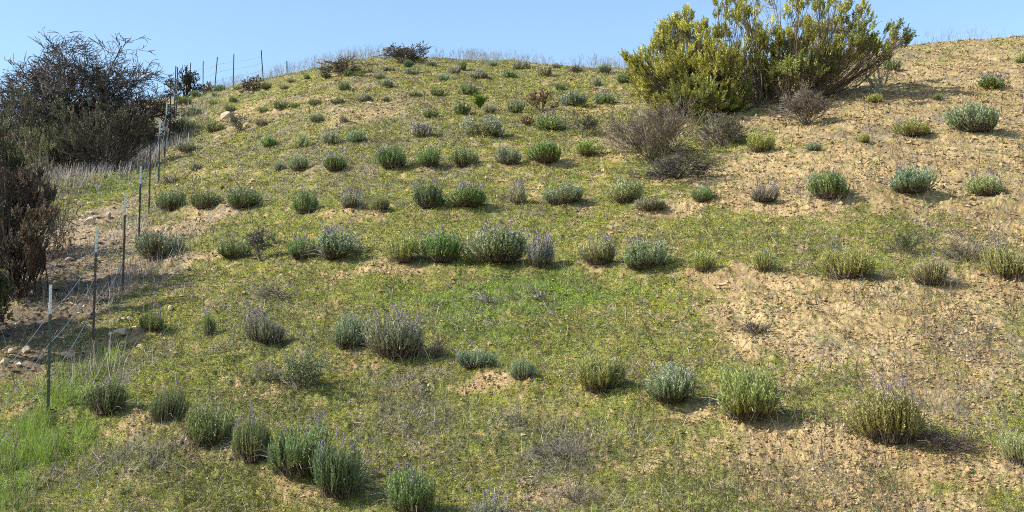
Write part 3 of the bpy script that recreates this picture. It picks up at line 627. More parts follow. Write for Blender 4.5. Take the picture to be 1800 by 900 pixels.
for a in [
    (328, 270, 34, 22, 'S', 0, 'brownish lavender with a green tip below the fence side bushes'),
    (472, 260, 30, 20, 'G', 0, 'olive tuft left of the two grey lavenders below the pale rock'),
    (528, 262, 30, 20, 'B', 0, 'grey green tuft right of the olive one below the pale rock'),
    (580, 257, 30, 26, 'S', 0, 'tall wispy grey lavender left of a rounder grey one'),
    (627, 252, 34, 22, 'B', 0, 'rounded grey green lavender at the left of the sixth row'),
    (738, 245, 38, 30, 'S', 0, 'wide pale grey lavender left of the large grey one'),
    (858, 242, 62, 36, 'S', 8, 'large grey lavender with a dark hollow centre on the upper slope'),
    (970, 232, 52, 26, 'G', 16, 'wide lavender with a grey violet top beside the red brown weed'),
    (323, 235, 46, 26, 'G', 0, 'large grey green bush against the upper fence posts'),
    (374, 233, 32, 20, 'G', 0, 'green bush with a shaded left side below the pale rock'),
    (337, 206, 30, 20, 'D', 0, 'dark green bush second down the upper fence line'),
    (325, 186, 26, 18, 'D', 0, 'dark bush close behind the leaning fence posts'),
    (345, 173, 22, 13, 'G', 0, 'grey green bush near the crest at the fence corner'),
    (386, 162, 22, 13, 'D', 0, 'dark bush under the leaning pair of crest posts'),
    (378, 172, 15, 9, 'D', 0, 'small dark bush just below the one under the crest posts'),
    (373, 185, 12, 10, 'V', 0, 'tiny bright green tuft on the slope below the crest posts'),
    (412, 181, 16, 11, 'D', 0, 'small dark tuft right of the tiny bright green one'),
    (405, 196, 18, 11, 'G', 0, 'green tuft above the pale rock'),
    (417, 159, 16, 10, 'Y', 0, 'yellow green tuft left of the brown crest shrub'),
    (467, 159, 20, 13, 'D', 0, 'dark bush at the right end of the brown crest shrub'),
    (499, 158, 13, 12, 'P', 0, 'pale yellowish tuft near the crest right of the brown shrub'),
    (513, 146, 18, 8, 'S', 0, 'low grey bush on the left crest'),
    (540, 140, 10, 10, 'G', 0, 'tiny green bush on the left crest'),
    (574, 139, 17, 12, 'D', 0, 'dark small bush on the left crest below the brown mound'),
    (605, 161, 18, 16, 'D', 0, 'dark bush below the stony patch near the top'),
    (612, 135, 17, 12, 'G', 0, 'green bush in front of the long brown crest shrub'),
    (592, 184, 22, 13, 'D', 0, 'dark bush left end of the high stony band'),
    (557, 187, 22, 13, 'D', 0, 'small dark bush left of another on the high stony band'),
    (520, 191, 15, 12, 'G', 0, 'little leafy bush right of a dark round one high on the left'),
    (497, 194, 28, 16, 'D', 0, 'dark round bush high on the left slope'),
    (463, 199, 16, 12, 'G', 0, 'green tuft between the pale rock and a dark round bush'),
    (557, 217, 22, 15, 'D', 0, 'dark bush with a stone at its foot on the left slope'),
    (462, 223, 26, 14, 'S', 0, 'flat grey bush right of the airy grey sapling'),
    (605, 217, 16, 14, 'S', 0, 'grey tuft at the left of the bare reddish patch'),
    (638, 180, 24, 17, 'B', 0, 'grey green bush with white stones at its left'),
    (677, 179, 12, 9, 'D', 0, 'tiny dark tuft on the bare reddish patch'),
    (666, 140, 20, 14, 'S', 0, 'grey bush in the stony patch left of a lower one'),
    (682, 155, 22, 14, 'S', 0, 'grey bush lower right in the stony patch'),
    (683, 126, 20, 10, 'S', 0, 'flat grey bush just under the twiggy crest shrub'),
    (718, 121, 20, 15, 'D', 0, 'dark green bush directly under the twiggy crest shrub'),
    (725, 133, 26, 17, 'B', 0, 'blue grey bush below the dark one under the twiggy crest shrub'),
    (759, 118, 17, 11, 'S', 0, 'grey bush on the crest right of the twiggy shrub'),
    (777, 143, 18, 14, 'S', 0, 'greyish bush midway between the crest and the dark green one'),
    (770, 171, 23, 15, 'D', 0, 'dark greyish bush left of the deep green one on the upper slope'),
    (728, 171, 22, 12, 'P', 0, 'sparse pale bush beside the reddish patch'),
    (755, 208, 25, 16, 'G', 10, 'small violet flowered lavender alone on the upper slope'),
    (824, 168, 27, 20, 'D', 4, 'deep green rounded bush with purplish top on the upper slope'),
    (815, 203, 30, 23, 'D', 0, 'dark green round bush left of the bright lime plant'),
    (862, 201, 24, 18, 'S', 0, 'grey yellow bush right of the bright lime plant'),
    (907, 201, 32, 22, 'D', 8, 'dark green bush with grey flowers left of the coppery plant'),
    (798, 131, 24, 15, 'S', 0, 'grey half of a pair of bushes near the crest'),
    (812, 125, 18, 17, 'D', 0, 'dark upright half of a pair of bushes near the crest'),
    (840, 141, 28, 20, 'S', 0, 'pale grey bush between the crest pair and a dark bush'),
    (867, 118, 17, 12, 'S', 0, 'small grey bush standing on the crest line left of a larger one'),
    (895, 138, 23, 14, 'D', 0, 'dark bush below the large grey crest bush'),
    (912, 124, 28, 18, 'S', 0, 'large grey bush on the middle of the crest'),
    (957, 135, 24, 20, 'S', 0, 'grey upright bush right of the middle of the crest'),
    (978, 121, 16, 10, 'S', 0, 'small bush on the crest behind the grey upright one'),
    (983, 160, 18, 15, 'D', 0, 'dark bush just above the coppery plant on its right'),
    (1012, 129, 24, 15, 'S', 0, 'wide grey bush on the crest with brown litter at its foot'),
    (1012, 190, 46, 28, 'B', 0, 'broad leafy grey green bush right of the coppery plant'),
    (1062, 185, 36, 20, 'D', 8, 'dark bush with grey violet top nearest the large green shrub'),
    (1048, 153, 16, 17, 'S', 0, 'upright grey bush on the high slope near the large green shrub'),
    (1062, 130, 22, 19, 'B', 0, 'bush on the crest line standing against the sky left of the large shrub'),
    (1098, 148, 22, 21, 'D', 0, 'very dark bush touching the left edge of the large green shrub'),
    (1538, 183, 36, 18, 'Y', 0, 'yellow grey low bush under the white stemmed plant'),
    (1567, 127, 30, 26, 'D', 0, 'dark green bush under the right end of the large shrub'),
    (1647, 178, 18, 12, 'G', 0, 'small green bush on bare soil below the right skyline'),
    (1745, 160, 50, 22, 'G', 20, 'lavender with tall pale violet spikes high on the bare right slope'),
    (1792, 112, 18, 20, 'P', 0, 'pale bush at the right edge near the skyline'),
]: lavender(*a, G6)

# ------------------------------------------------------------------ twiggy shrubs
def grow(rng, stems, levels, kids, ang, ratio, trop, wig, L0, r0, spread, seglen=3):
    """recursive branching; returns arrays A, B, ra, rb and tips (pos, dir)"""
    A = []; B = []; RA = []; RB = []; tips = []; stack = []
    for i in range(stems):
        a = rng.uniform(0, 6.283); th = spread * math.sqrt(rng.random()); d = Vector((math.sin(th) * math.cos(a), math.sin(th) * math.sin(a), math.cos(th)))
        stack.append((Vector((rng.gauss(0, .04), rng.gauss(0, .04), 0)) * L0, d, L0 * rng.uniform(.7, 1.15), r0 * rng.uniform(.7, 1.1), 0))
    while stack:
        p, d, L, r, lv = stack.pop(); n = seglen; pts = [(p.copy(), d.copy(), r)]
        for k in range(n):
            d = (d + Vector((rng.gauss(0, wig), rng.gauss(0, wig), rng.gauss(0, wig) + trop))).normalized(); q = p + d * (L / n); r2 = r * (.86 if lv < levels else .75)
            A.append(tuple(p)); B.append(tuple(q)); RA.append(r); RB.append(r2); p = q; r = r2; pts.append((p.copy(), d.copy(), r))
        if lv < levels:
            kn = kids[min(lv, len(kids) - 1)]
            for k in range(kn):
                f = rng.uniform(.3, 1.0); j = min(int(f * n), n - 1); fr = f * n - j; bp = pts[j][0].lerp(pts[j + 1][0], fr); bd = pts[j + 1][1]
                o = bd.cross(Vector((rng.gauss(0, 1), rng.gauss(0, 1), rng.gauss(0, 1)))).normalized(); an = ang * rng.uniform(.5, 1.3)
                stack.append((bp, (bd * math.cos(an) + o * math.sin(an)).normalized(), L * ratio * rng.uniform(.7, 1.2), pts[j + 1][2] * .62, lv + 1))
        tips.append((tuple(p), tuple(d)))
    return np.array(A), np.array(B), np.array(RA), np.array(RB), np.array([t[0] for t in tips]), np.array([t[1] for t in tips])
def twig_shrub(name, label, cat, u, v, wp, hp, seed, bark, leaf=None, nleaf=0, lsize=(.03, .015), stems=9, levels=3, kids=(5, 5, 4), ang=.65, ratio=.55, trop=.06, wig=.13, spread=1.0, r=.012, minr=.0022, group=None, yoff=0.0, leafname='leaves'):
    rng = random.Random(seed); nr = np.random.default_rng(seed); x, y, z = hit(u, v); pm = y / F_PX; W = wp * pm; H = hp * pm
    if yoff: x = x * (y + yoff) / y; y += yoff; z = gh(x, y)
    A, B, ra, rb, tp, td = grow(rng, stems, levels, kids, ang, ratio, trop, wig, 1.0, r / max(H, .1), spread)
    lo = np.percentile(B, 1.0, axis=0); hi = np.percentile(B, 99.0, axis=0); hi[2] = np.percentile(B[:, 2], 99.7)
    sc_ = np.array([W / (hi[0] - lo[0]), W / (hi[1] - lo[1]), H / hi[2]]); off = np.array([-(hi[0] + lo[0]) / 2, -(hi[1] + lo[1]) / 2, 0]) * .8
    def tf(p): q = (p + off * np.clip(p[:, 2:3] / .4, 0, 1)) * sc_; q[:, 2] = np.maximum(q[:, 2], -.01); return q
    A, B, tp = tf(A), tf(B), tf(tp); m = max(H, .1)
    ok = B[:, 2] < H * 1.03; A, B, ra, rb = A[ok], B[ok], ra[ok], rb[ok]
    b = MB(); b.tubes(A, B, np.maximum(ra * m, minr), np.maximum(rb * m, minr * .8), np.array(bark) * nr.uniform(.65, 1.35, (len(A), 1)))
    o = thing(name, label, cat, (x, y, z - .02), 0, group); link('branches', b.mesh('branches', M_WOOD), o)
    if nleaf:
        k = nr.integers(0, len(A), nleaf); thin = ra[k] < np.percentile(ra, 75); k = k[thin]; n = len(k); P = A[k] + (B[k] - A[k]) * nr.random((n, 1)); D = unit(unit(B[k] - A[k]) * .6 + nr.normal(0, .6, (n, 3)))
        fo = MB(); fo.leaves(P, D, perp(D, nr), lsize[0] * nr.uniform(.7, 1.3, n), lsize[1], np.array(leaf) * nr.uniform(.6, 1.4, (n, 1))); link(leafname, fo.mesh(leafname, M_LEAF), o)
    return o
BR = (.185, .150, .112); GREY = (.20, .185, .165)
GB = 'brown leafless shrubs around the large green shrub'
twig_shrub('dead_shrub', 'large brown leafless shrub in front of the green shrub, tallest of the brown ones', 'dead shrub', 1145, 283, 158, 112, 1, BR, (.15, .10, .065), 2200, (.035, .022), stems=22, kids=(7, 6, 4), trop=.10, spread=1.0, r=.014, minr=.0042, group=GB)
twig_shrub('dead_shrub', 'dark low mound of dead brush at the foot of the tallest brown shrub', 'dead shrub', 1192, 312, 140, 50, 2, (.095, .080, .068), (.12, .09, .065), 1200, (.035, .02), stems=24, kids=(6, 6, 3), trop=-.03, spread=1.4, wig=.2, minr=.0045, group=GB)
twig_shrub('dead_shrub', 'brown twiggy shrub on soil right below the leaning branches of the green shrub', 'dead shrub', 1415, 220, 100, 76, 3, BR, (.14, .10, .065), 1200, (.035, .02), stems=20, kids=(7, 5, 3), trop=.06, spread=1.1, minr=.0050, group=GB)
twig_shrub('dead_shrub', 'low dark brown shrub between the tallest brown shrub and a yellow green lavender', 'dead shrub', 1268, 256, 96, 66, 4, BR, (.10, .10, .045), 1200, (.035, .022), stems=18, kids=(6, 6, 3), trop=.04, spread=1.2, minr=.0048, group=GB)
GC = 'twiggy shrubs along the crest'
twig_shrub('crest_shrub', 'twiggy brown shrub standing highest on the crest left of the middle', 'shrub', 713, 112, 78, 40, 5, (.125, .10, .08), (.14, .12, .085), 1600, (.06, .035), stems=18, kids=(5, 5, 3), trop=.10, spread=1.2, r=.02, minr=.009, group=GC)
twig_shrub('crest_shrub', 'long brown shrub lying along the left crest', 'shrub', 608, 130, 96, 30, 6, (.14, .115, .09), (.17, .14, .10), 1600, (.06, .035), stems=22, kids=(5, 5, 2), trop=.0, spread=1.4, minr=.009, group=GC)
twig_shrub('crest_shrub', 'dark brown shrub below the tallest crest fence post', 'shrub', 448, 160, 58, 26, 7, (.135, .105, .085), (.15, .12, .09), 1200, (.07, .04), stems=16, kids=(5, 4, 2), trop=.02, spread=1.35, minr=.011, group=GC)
twig_shrub('crest_shrub', 'small reddish brown shrub at the crest between two fence posts', 'shrub', 365, 162, 28, 18, 8, (.16, .11, .08), (.23, .15, .10), 700, (.08, .05), stems=12, kids=(4, 4, 2), spread=1.2, minr=.012, group=GC)
twig_shrub('crest_sapling', 'dark leafy sapling against the sky behind the corner fence posts', 'sapling', 322, 178, 58, 62, 9, (.05, .038, .03), (.045, .055, .03), 1500, (.11, .055), stems=10, kids=(5, 5, 3), trop=.06, spread=1.1, r=.05, minr=.014)
twig_shrub('coppery_plant', 'coppery brown weed of bare arching stems with leafy tips', 'weed', 953, 199, 58, 48, 10, (.12, .085, .055), (.19, .115, .06), 420, (.08, .05), stems=11, levels=2, kids=(3, 3), ang=.4, trop=.12, spread=.95, r=.016, minr=.007)
twig_shrub('coppery_weed', 'small red brown weed beside the wide grey violet lavender', 'weed', 928, 221, 24, 20, 11, (.14, .09, .055), (.19, .11, .06), 260, (.06, .04), stems=9, levels=2, kids=(4, 3), spread=1.1, minr=.006)
twig_shrub('lime_plant', 'bright lime green upright plant on the upper slope', 'plant', 843, 193, 20, 28, 12, (.10, .12, .03), (.15, .23, .03), 900, (.09, .035), stems=12, levels=2, kids=(4, 3), ang=.3, trop=.12, spread=.45, minr=.006)
GS = 'airy grey leafed shrubs on the slope'
twig_shrub('airy_shrub', 'airy grey olive shrub with a green foot, left of the near slope middle', 'shrub', 526, 686, 112, 76, 13, (.14, .125, .095), (.22, .26, .115), 5600, (.030, .013), stems=13, kids=(5, 4, 3), ang=.6, trop=.05, spread=1.0, r=.008, minr=.0024, group=GS)
twig_shrub('grey_sapling', 'small grey leafed sapling on thin trunks beside a low purple lavender', 'sapling', 460, 459, 56, 62, 14, (.13, .11, .085), (.12, .14, .095), 1500, (.034, .014), stems=4, kids=(6, 5, 4), ang=.7, trop=.06, spread=.5, r=.012, minr=.003, group=GS)
twig_shrub('airy_shrub', 'olive green airy shrub on one stem left of the large brown shrub', 'shrub', 1025, 241, 62, 54, 15, (.14, .12, .09), (.12, .135, .075), 1500, (.045, .018), stems=6, kids=(6, 5, 3), ang=.6, trop=.05, spread=.9, r=.012, minr=.0042, group=GS)
twig_shrub('grey_sapling', 'airy grey sapling right below the pale rock', 'sapling', 418, 236, 48, 46, 16, (.15, .14, .11), (.15, .165, .115), 900, (.06, .026), stems=6, kids=(5, 4, 3), ang=.6, trop=.05, spread=.8, minr=.006, group=GS)
twig_shrub('white_stemmed_plant', 'pale grey plant of stiff upright wands in front of the leaning shrub', 'plant', 1545, 166, 58, 58, 17, (.30, .30, .24), (.26, .28, .18), 520, (.07, .02), stems=9, levels=1, kids=(3,), ang=.35, trop=.05, wig=.05, spread=.75, r=.022, minr=.010)
GD = 'dead brush clumps on the slope'
twig_shrub('dead_brush', 'arched clump of grey dead branches lying left of the near slope middle', 'dead brush', 492, 524, 88, 26, 18, (.17, .14, .115), None, 0, stems=16, levels=2, kids=(5, 4), trop=-.05, wig=.22, spread=1.45, r=.010, minr=.0028, group=GD)
twig_shrub('dead_brush', 'pale grey dead branches lying on the brightest green patch, left clump', 'dead brush', 858, 530, 60, 22, 19, (.27, .25, .22), None, 0, stems=9, levels=2, kids=(4, 3), trop=-.06, wig=.25, spread=1.5, r=.014, minr=.0035, group=GD)
twig_shrub('dead_brush', 'tangled pale dead branches on the brightest green patch, right clump', 'dead brush', 928, 524, 66, 30, 20, (.24, .22, .20), None, 0, stems=11, levels=2, kids=(5, 4), trop=-.05, wig=.25, spread=1.45, r=.013, minr=.0032, group=GD)
twig_shrub('dead_brush', 'brown dead twigs piled at the right of the big flowering lavender', 'dead brush', 1668, 792, 104, 48, 21, (.12, .09, .068), (.13, .10, .07), 500, (.02, .01), stems=24, levels=2, kids=(7, 5), trop=.02, wig=.2, spread=1.3, r=.006, minr=.0022, group=GD)
twig_shrub('dead_brush', 'brownish tuft of fine dead twigs on bare soil above two yellowish lavenders', 'dead brush', 1326, 590, 62, 36, 22, (.125, .105, .085), (.12, .12, .06), 350, (.025, .01), stems=30, levels=1, kids=(7,), trop=.02, wig=.12, spread=1.1, r=.005, minr=.0024, group=GD)
twig_shrub('dead_brush', 'dark twiggy weed above the yellow lavender at the right edge', 'dead brush', 1700, 462, 100, 46, 23, (.13, .105, .08), (.12, .12, .06), 500, (.03, .012), stems=28, levels=2, kids=(4, 3), trop=.05, spread=1.2, r=.006, minr=.0028, group=GD)
twig_shrub('dead_brush', 'green footed wispy weed on the slope below the full bright green lavender', 'dead brush', 1590, 444, 90, 48, 24, (.13, .115, .08), (.085, .12, .04), 700, (.05, .010), stems=30, levels=2, kids=(3, 3), trop=.05, spread=1.1, r=.005, minr=.0028, group=GD)
twig_shrub('dead_brush', 'grey dead twigs heaped left of the airy grey olive shrub', 'dead brush', 466, 672, 60, 44, 25, (.20, .175, .15), None, 0, stems=20, levels=2, kids=(4, 3), trop=0, spread=1.3, r=.006, minr=.0024, group=GD)
twig_shrub('dead_brush', 'dead stems trailing from the right side of the largest lavender', 'dead brush', 764, 632, 70, 50, 26, (.17, .13, .10), None, 0, stems=22, levels=2, kids=(4, 3), trop=.03, spread=1.2, r=.006, minr=.0024, group=GD)
twig_shrub('dead_brush', 'grey brown sparse weed right of the bright bottom edge spikes', 'dead brush', 1015, 884, 100, 44, 27, (.20, .17, .13), None, 0, stems=30, levels=1, kids=(6,), trop=.06, wig=.1, spread=1.0, r=.004, minr=.0018, group=GD)
twig_shrub('dead_brush', 'grey brown wispy weed on the mossy slope left of the yellow green lavender', 'dead brush', 985, 806, 110, 44, 28, (.17, .145, .115), None, 0, stems=22, levels=2, kids=(5, 3), trop=.04, wig=.12, spread=1.15, r=.005, minr=.002, group=GD)
twig_shrub('dead_brush', 'round grey dead tuft in tall grass beside the fence', 'dead brush', 300, 322, 34, 20, 29, (.16, .14, .125), None, 0, stems=30, levels=1, kids=(8,), trop=.0, spread=1.3, r=.006, minr=.004, group=GD)

# ------------------------------------------------------------------ large shrubs made of lobes
def lobe_shrub(name, label, cat, bases, lobes, seed, bark, cols, plume=(.30, 34, .045, .018), per=1.0, limb_r=.05, twig_r=.008, updir=.9, dep=.8, group=None, yoff=0, twigs_only=False, minr=.006, bare=0, rsc=1.0, sub=False, hug=.55):
    """bases: photo points of the stem feet; lobes: (u, v, ru, rv, n[, colour index]) crown clumps seen in the photo, given real depth"""
    nr = np.random.default_rng(seed); hb = [hit(*p) for p in bases]; x0, y0, _ = hb[0]; y0 += yoff; x0 = x0 * y0 / (y0 - yoff); z0 = gh(x0, y0); pm = y0 / F_PX
    org = np.array([x0, y0, z0]); feet = []
    for (u, v), h in zip(bases, hb):
        dx, dy, dz = pix_dir(u, v); yy = y0 + nr.normal(0, .25); fx = yy * dx / dy; feet.append(np.array([fx, yy, gh(fx, yy) - .05]) - org)
    feet = np.array(feet); br = MB(); fo = MB(); PL, PD, PC = [], [], []
    def curve(a, b, sag, n):
        s = np.linspace(0, 1, n + 1)[:, None]; m = (a + b) / 2 + sag; return a * (1 - s) ** 2 + m * 2 * s * (1 - s) + b * s * s
    for lb in lobes:
        u, v, ru, rv, n = lb[:5]; ci = lb[5] if len(lb) > 5 else 0; dx, dy, dz = pix_dir(u, v); yy = y0 + nr.normal(0, dep); c = np.array([yy * dx / dy, yy, yy * dz / dy]) - org
        R = np.array([ru * pm, max(ru, rv) * pm * .85, rv * pm]) * rsc; ft = feet[np.argmin(np.abs(feet[:, 0] - c[0]) + nr.random(len(feet)) * .5)]
        L = np.linalg.norm(c - ft); limb = curve(ft, c, np.array([0, 0, -.12 * L]) + nr.normal(0, .06 * L, 3), 8); limb += np.cumsum(nr.normal(0, .012 * L, limb.shape), 0) * (np.arange(9)[:, None] > 0)
        rr = limb_r * np.linspace(1, .35, 9) * nr.uniform(.7, 1.1); br.tubes(limb[:-1], limb[1:], rr[:-1], rr[1:], np.array(bark) * nr.uniform(.75, 1.25, (8, 1)), 4)
        n = int(n * per * ((.62 if v < 50 else (1.4 if u < 1300 else 1.1)) if sub else 1)); d = unit(nr.normal(size=(n, 3))); q = c + d * R * (nr.random((n, 1)) ** .45)
        cf = 1.0
        if sub:
            ks = max(4, int(n / 7)); kid = nr.integers(0, ks, n); cf = nr.uniform(.62, 1.3, ks)[kid][:, None]; sc0 = unit(nr.normal(size=(ks, 3))) * R * (nr.random((ks, 1)) ** .33); q = c + sc0[kid] + unit(nr.normal(size=(n, 3))) * R.mean() * .42 * (nr.random((n, 1)) ** .5); pl_ = nr.random(n) < .22; q[pl_] = (c + d * R * (nr.random((n, 1)) ** .45))[pl_]
        for k in range(n):
            s0 = min(8, int(nr.uniform(3, 8.99))); a = limb[s0]; e = q[k]; ll = np.linalg.norm(e - a); tw = curve(a, e, np.array([0, 0, -.10 * ll]) + nr.normal(0, .07 * ll, 3), 4)
            rw = twig_r * np.linspace(1, .45, 5); br.tubes(tw[:-1], tw[1:], rw[:-1], rw[1:], np.array(bark) * nr.uniform(.7, 1.35), 3)
        outd = unit(q - ft + 1e-6); PD.append(unit(outd * (1 - updir * .5) + np.array([0, 0, updir]) + nr.normal(0, .22, (n, 3)))); PL.append(q)
        cc = np.array(cols[ci]) * nr.uniform(.85, 1.15); PC.append(cc * nr.uniform(.75, 1.3, (n, 1)) * cf)
    for k in range(bare):
        lb = lobes[nr.integers(len(lobes))]; dx, dy, dz = pix_dir(lb[0] + nr.normal(0, .6) * lb[2], lb[1] + nr.normal(0, .6) * lb[3]); yy = y0 + nr.normal(0, dep); c = np.array([yy * dx / dy, yy, yy * dz / dy]) - org
        ft = feet[np.argmin(np.abs(feet[:, 0] - c[0]) + nr.random(len(feet)) * .8)] + nr.normal(0, .18, 3) * [1, 1, .1]; e = ft + (c - ft) * nr.uniform(.35, .85); ll = np.linalg.norm(e - ft)
        tw = curve(ft, e, np.array([0, 0, -.13 * ll]) + nr.normal(0, .07 * ll, 3), 5); tw[1:] += nr.normal(0, .02 * ll, tw[1:].shape); rw = twig_r * 1.5 * np.linspace(1, .4, 6); br.tubes(tw[:-1], tw[1:], rw[:-1], rw[1:], np.array(bark) * nr.uniform(.6, 1.5), 3)
    P = np.concatenate(PL); D = np.concatenate(PD); C = np.concatenate(PC); n = len(P); pl, nl, ls, wd = plume
    # each plume: a few upright shoots clothed in leaves
    for sh in range(3):
        o = perp(D, nr); SD = unit(D + o * nr.uniform(.05, .38, (n, 1))); L = pl * nr.uniform(.55, 1.15, n)
        br.tubes(P, P + SD * L[:, None], twig_r * .45, minr * .4, np.array(bark) * nr.uniform(.8, 1.3, (n, 1)))
        kk = max(1, nl // 3)
        for j in range(kk):
            f = .12 + .88 * (j + nr.random(n)) / kk; E = unit(SD * nr.uniform(.6, 1.2, (n, 1)) + perp(SD, nr) * hug)
            fo.leaves(P + SD * (L * f)[:, None], E, perp(E, nr), ls * nr.uniform(.7, 1.25, n), wd, C * nr.uniform(.7, 1.35, (n, 1)))
    o = thing(name, label, cat, tuple(org), 0, group); link('branches', br.mesh('branches', M_WOOD), o); link('crown', fo.mesh('crown', M_LEAF), o); return o
YG = [(.385, .370, .078), (.245, .265, .072), (.42, .31, .045)]
lobe_shrub('evergreen_shrub', 'very large yellow green evergreen shrub with many leaning stems at upper right', 'shrub',
    [(1330, 196), (1225, 204), (1275, 200), (1385, 190), (1420, 182)],
    [(1150, 155, 44, 42, 120), (1192, 165, 50, 42, 140), (1245, 168, 50, 40, 130), (1208, 122, 50, 38, 110), (1128, 122, 22, 26, 40), (1160, 108, 26, 28, 40), (1180, 66, 30, 32, 54), (1212, 54, 30, 28, 56), (1238, 66, 14, 20, 18),
     (1168, 92, 26, 22, 36), (1215, 88, 40, 20, 50), (1265, 116, 44, 28, 80), (1300, 150, 46, 34, 90, 1), (1290, 48, 38, 30, 66), (1268, 16, 26, 28, 46), (1305, 10, 34, 30, 60), (1266, 74, 18, 14, 18), (1330, 46, 34, 38, 70), (1345, 0, 38, 30, 60),
     (1352, 84, 36, 24, 60), (1388, 30, 22, 22, 30), (1402, 2, 20, 26, 30), (1430, -6, 24, 28, 36), (1445, 20, 16, 20, 20, 1), (1475, 6, 24, 28, 44), (1488, 28, 16, 18, 18, 1), (1330, 128, 36, 26, 60), (1375, 98, 40, 24, 70), (1405, 68, 32, 20, 50),
     (1440, 64, 34, 20, 60), (1478, 62, 32, 22, 56), (1515, 28, 16, 18, 24), (1528, 42, 14, 22, 22, 1), (1508, 70, 24, 20, 34, 1), (1425, 100, 46, 22, 80), (1480, 98, 42, 18, 64), (1530, 88, 28, 16, 36, 1), (1395, 130, 44, 22, 66, 1), (1455, 124, 40, 14, 40, 1),
     (1546, 98, 26, 14, 28), (1578, 60, 15, 16, 20, 1), (1592, 70, 9, 14, 10, 1), (1570, 84, 15, 18, 16, 2), (1556, 58, 7, 7, 5, 1), (1350, 155, 40, 24, 56, 1), (1310, 104, 34, 22, 60), (1362, 124, 34, 20, 50), (1428, 134, 36, 16, 44), (1465, 112, 34, 16, 44), (1325, 165, 34, 22, 50, 1), (1215, 180, 44, 26, 80, 1), (1285, 178, 40, 22, 60, 1), (1400, 150, 30, 20, 24, 1)],
    31, (.125, .095, .072), YG, plume=(.32, 45, .072, .028), per=.95, limb_r=.024, twig_r=.008, updir=.7, dep=.85, yoff=.6, bare=330, rsc=1.0, sub=True, hug=.65)

GL = 'wild shrubs beyond the fence'
DK = [(.095, .098, .048), (.085, .066, .050), (.175, .180, .075), (.155, .118, .078)]
twig_shrub('bare_shrub', 'huge dark bare branched shrub against the sky beyond the fence', 'shrub', 142, 268, 306, 186, 46, (.100, .082, .070), (.095, .092, .050), 6000, (.08, .045), stems=30, levels=4, kids=(6, 6, 5, 4), ang=.75, ratio=.58, trop=-.005, wig=.24, spread=1.42, r=.075, minr=.0105, group=GL, leafname='crown')
lobe_shrub('dark_understorey_shrub', 'dark shrub filling the foot of the huge bare shrub', 'shrub', [(110, 300), (190, 270), (60, 300)],
    [(130, 272, 60, 14, 70, 0), (200, 258, 60, 14, 70, 0), (250, 240, 34, 10, 30, 0), (60, 285, 50, 20, 60, 0), (235, 214, 34, 20, 50, 1), (215, 232, 50, 26, 90, 0), (150, 258, 60, 24, 80, 0), (100, 265, 70, 34, 90, 0), (170, 245, 60, 34, 80, 0), (50, 250, 60, 50, 80, 0), (90, 250, 60, 40, 60, 0), (150, 220, 55, 40, 60, 0), (200, 215, 45, 30, 40, 1), (40, 210, 45, 40, 40, 0), (15, 215, 30, 24, 20, 2)],
    42, (.085, .068, .056), DK, plume=(.32, 20, .075, .038), per=.62, limb_r=.04, twig_r=.012, updir=.5, dep=.8, group=GL, yoff=-.6, sub=True, bare=420)
lobe_shrub('olive_bush', 'olive green feathery bush in front of the dark shrubs at left', 'shrub', [(58, 345), (80, 340)],
    [(45, 240, 14, 22, 14, 2), (66, 255, 14, 26, 16, 2), (80, 275, 16, 24, 16, 2), (45, 285, 22, 30, 24, 2), (70, 305, 22, 22, 18, 2), (20, 310, 22, 28, 18, 0)], 43, (.08, .065, .05), DK, plume=(.24, 30, .05, .02), limb_r=.02, twig_r=.007, updir=.9, dep=.3, group=GL)
lobe_shrub('reddish_thicket', 'dark reddish thicket at the left edge beyond the near fence posts', 'shrub', [(10, 525), (40, 480), (70, 440)],
    [(20, 330, 44, 40, 110, 3), (62, 345, 38, 34, 90, 3), (20, 400, 48, 44, 120, 0), (62, 405, 36, 40, 90, 3), (10, 460, 40, 44, 110, 1), (-40, 400, 50, 80, 140, 0), (-60, 320, 60, 70, 140, 0), (52, 455, 32, 32, 60, 1), (-30, 250, 50, 40, 80, 0), (-110, 350, 60, 110, 160, 0), (20, 505, 34, 28, 60, 1),
     (-60, 480, 60, 60, 140, 0), (-120, 470, 60, 80, 140, 0), (-150, 380, 60, 90, 140, 0), (10, 280, 34, 30, 60, 0)],  # lobes past the left edge, added to cast shade over the track
    44, (.085, .060, .048), DK, plume=(.20, 28, .050, .028), per=.68, limb_r=.03, twig_r=.007, updir=.5, dep=.6, group=GL, sub=True, bare=50)
lobe_shrub('shade_shrub', 'dark brown leafy shrub added mostly past the left edge to shade the rocky strip', 'shrub', [(-60, 610), (-90, 600), (-30, 600)],  # added shrub, mostly out of view, there to shade the strip
    [(-26, 525, 36, 44, 120, 0), (-70, 450, 60, 60, 150, 3), (-80, 375, 60, 60, 150, 0), (-100, 520, 60, 60, 140, 1), (-40, 560, 40, 30, 70, 1), (-130, 430, 60, 80, 150, 0), (-150, 340, 60, 60, 120, 0), (-60, 310, 46, 40, 80, 3)],
    47, (.085, .060, .048), DK, plume=(.20, 30, .055, .032), limb_r=.025, twig_r=.007, updir=.5, dep=.5, group=GL, sub=True, bare=20)
twig_shrub('bare_thicket', 'tangle of dark bare twigs along the left edge above the rocky track', 'shrub', 40, 470, 190, 200, 45, (.15, .115, .09), (.19, .145, .085), 5200, (.040, .024), stems=16, levels=3, kids=(6, 5, 4), ang=.8, ratio=.62, trop=-.02, wig=.28, spread=1.45, r=.022, minr=.0045, group=GL)

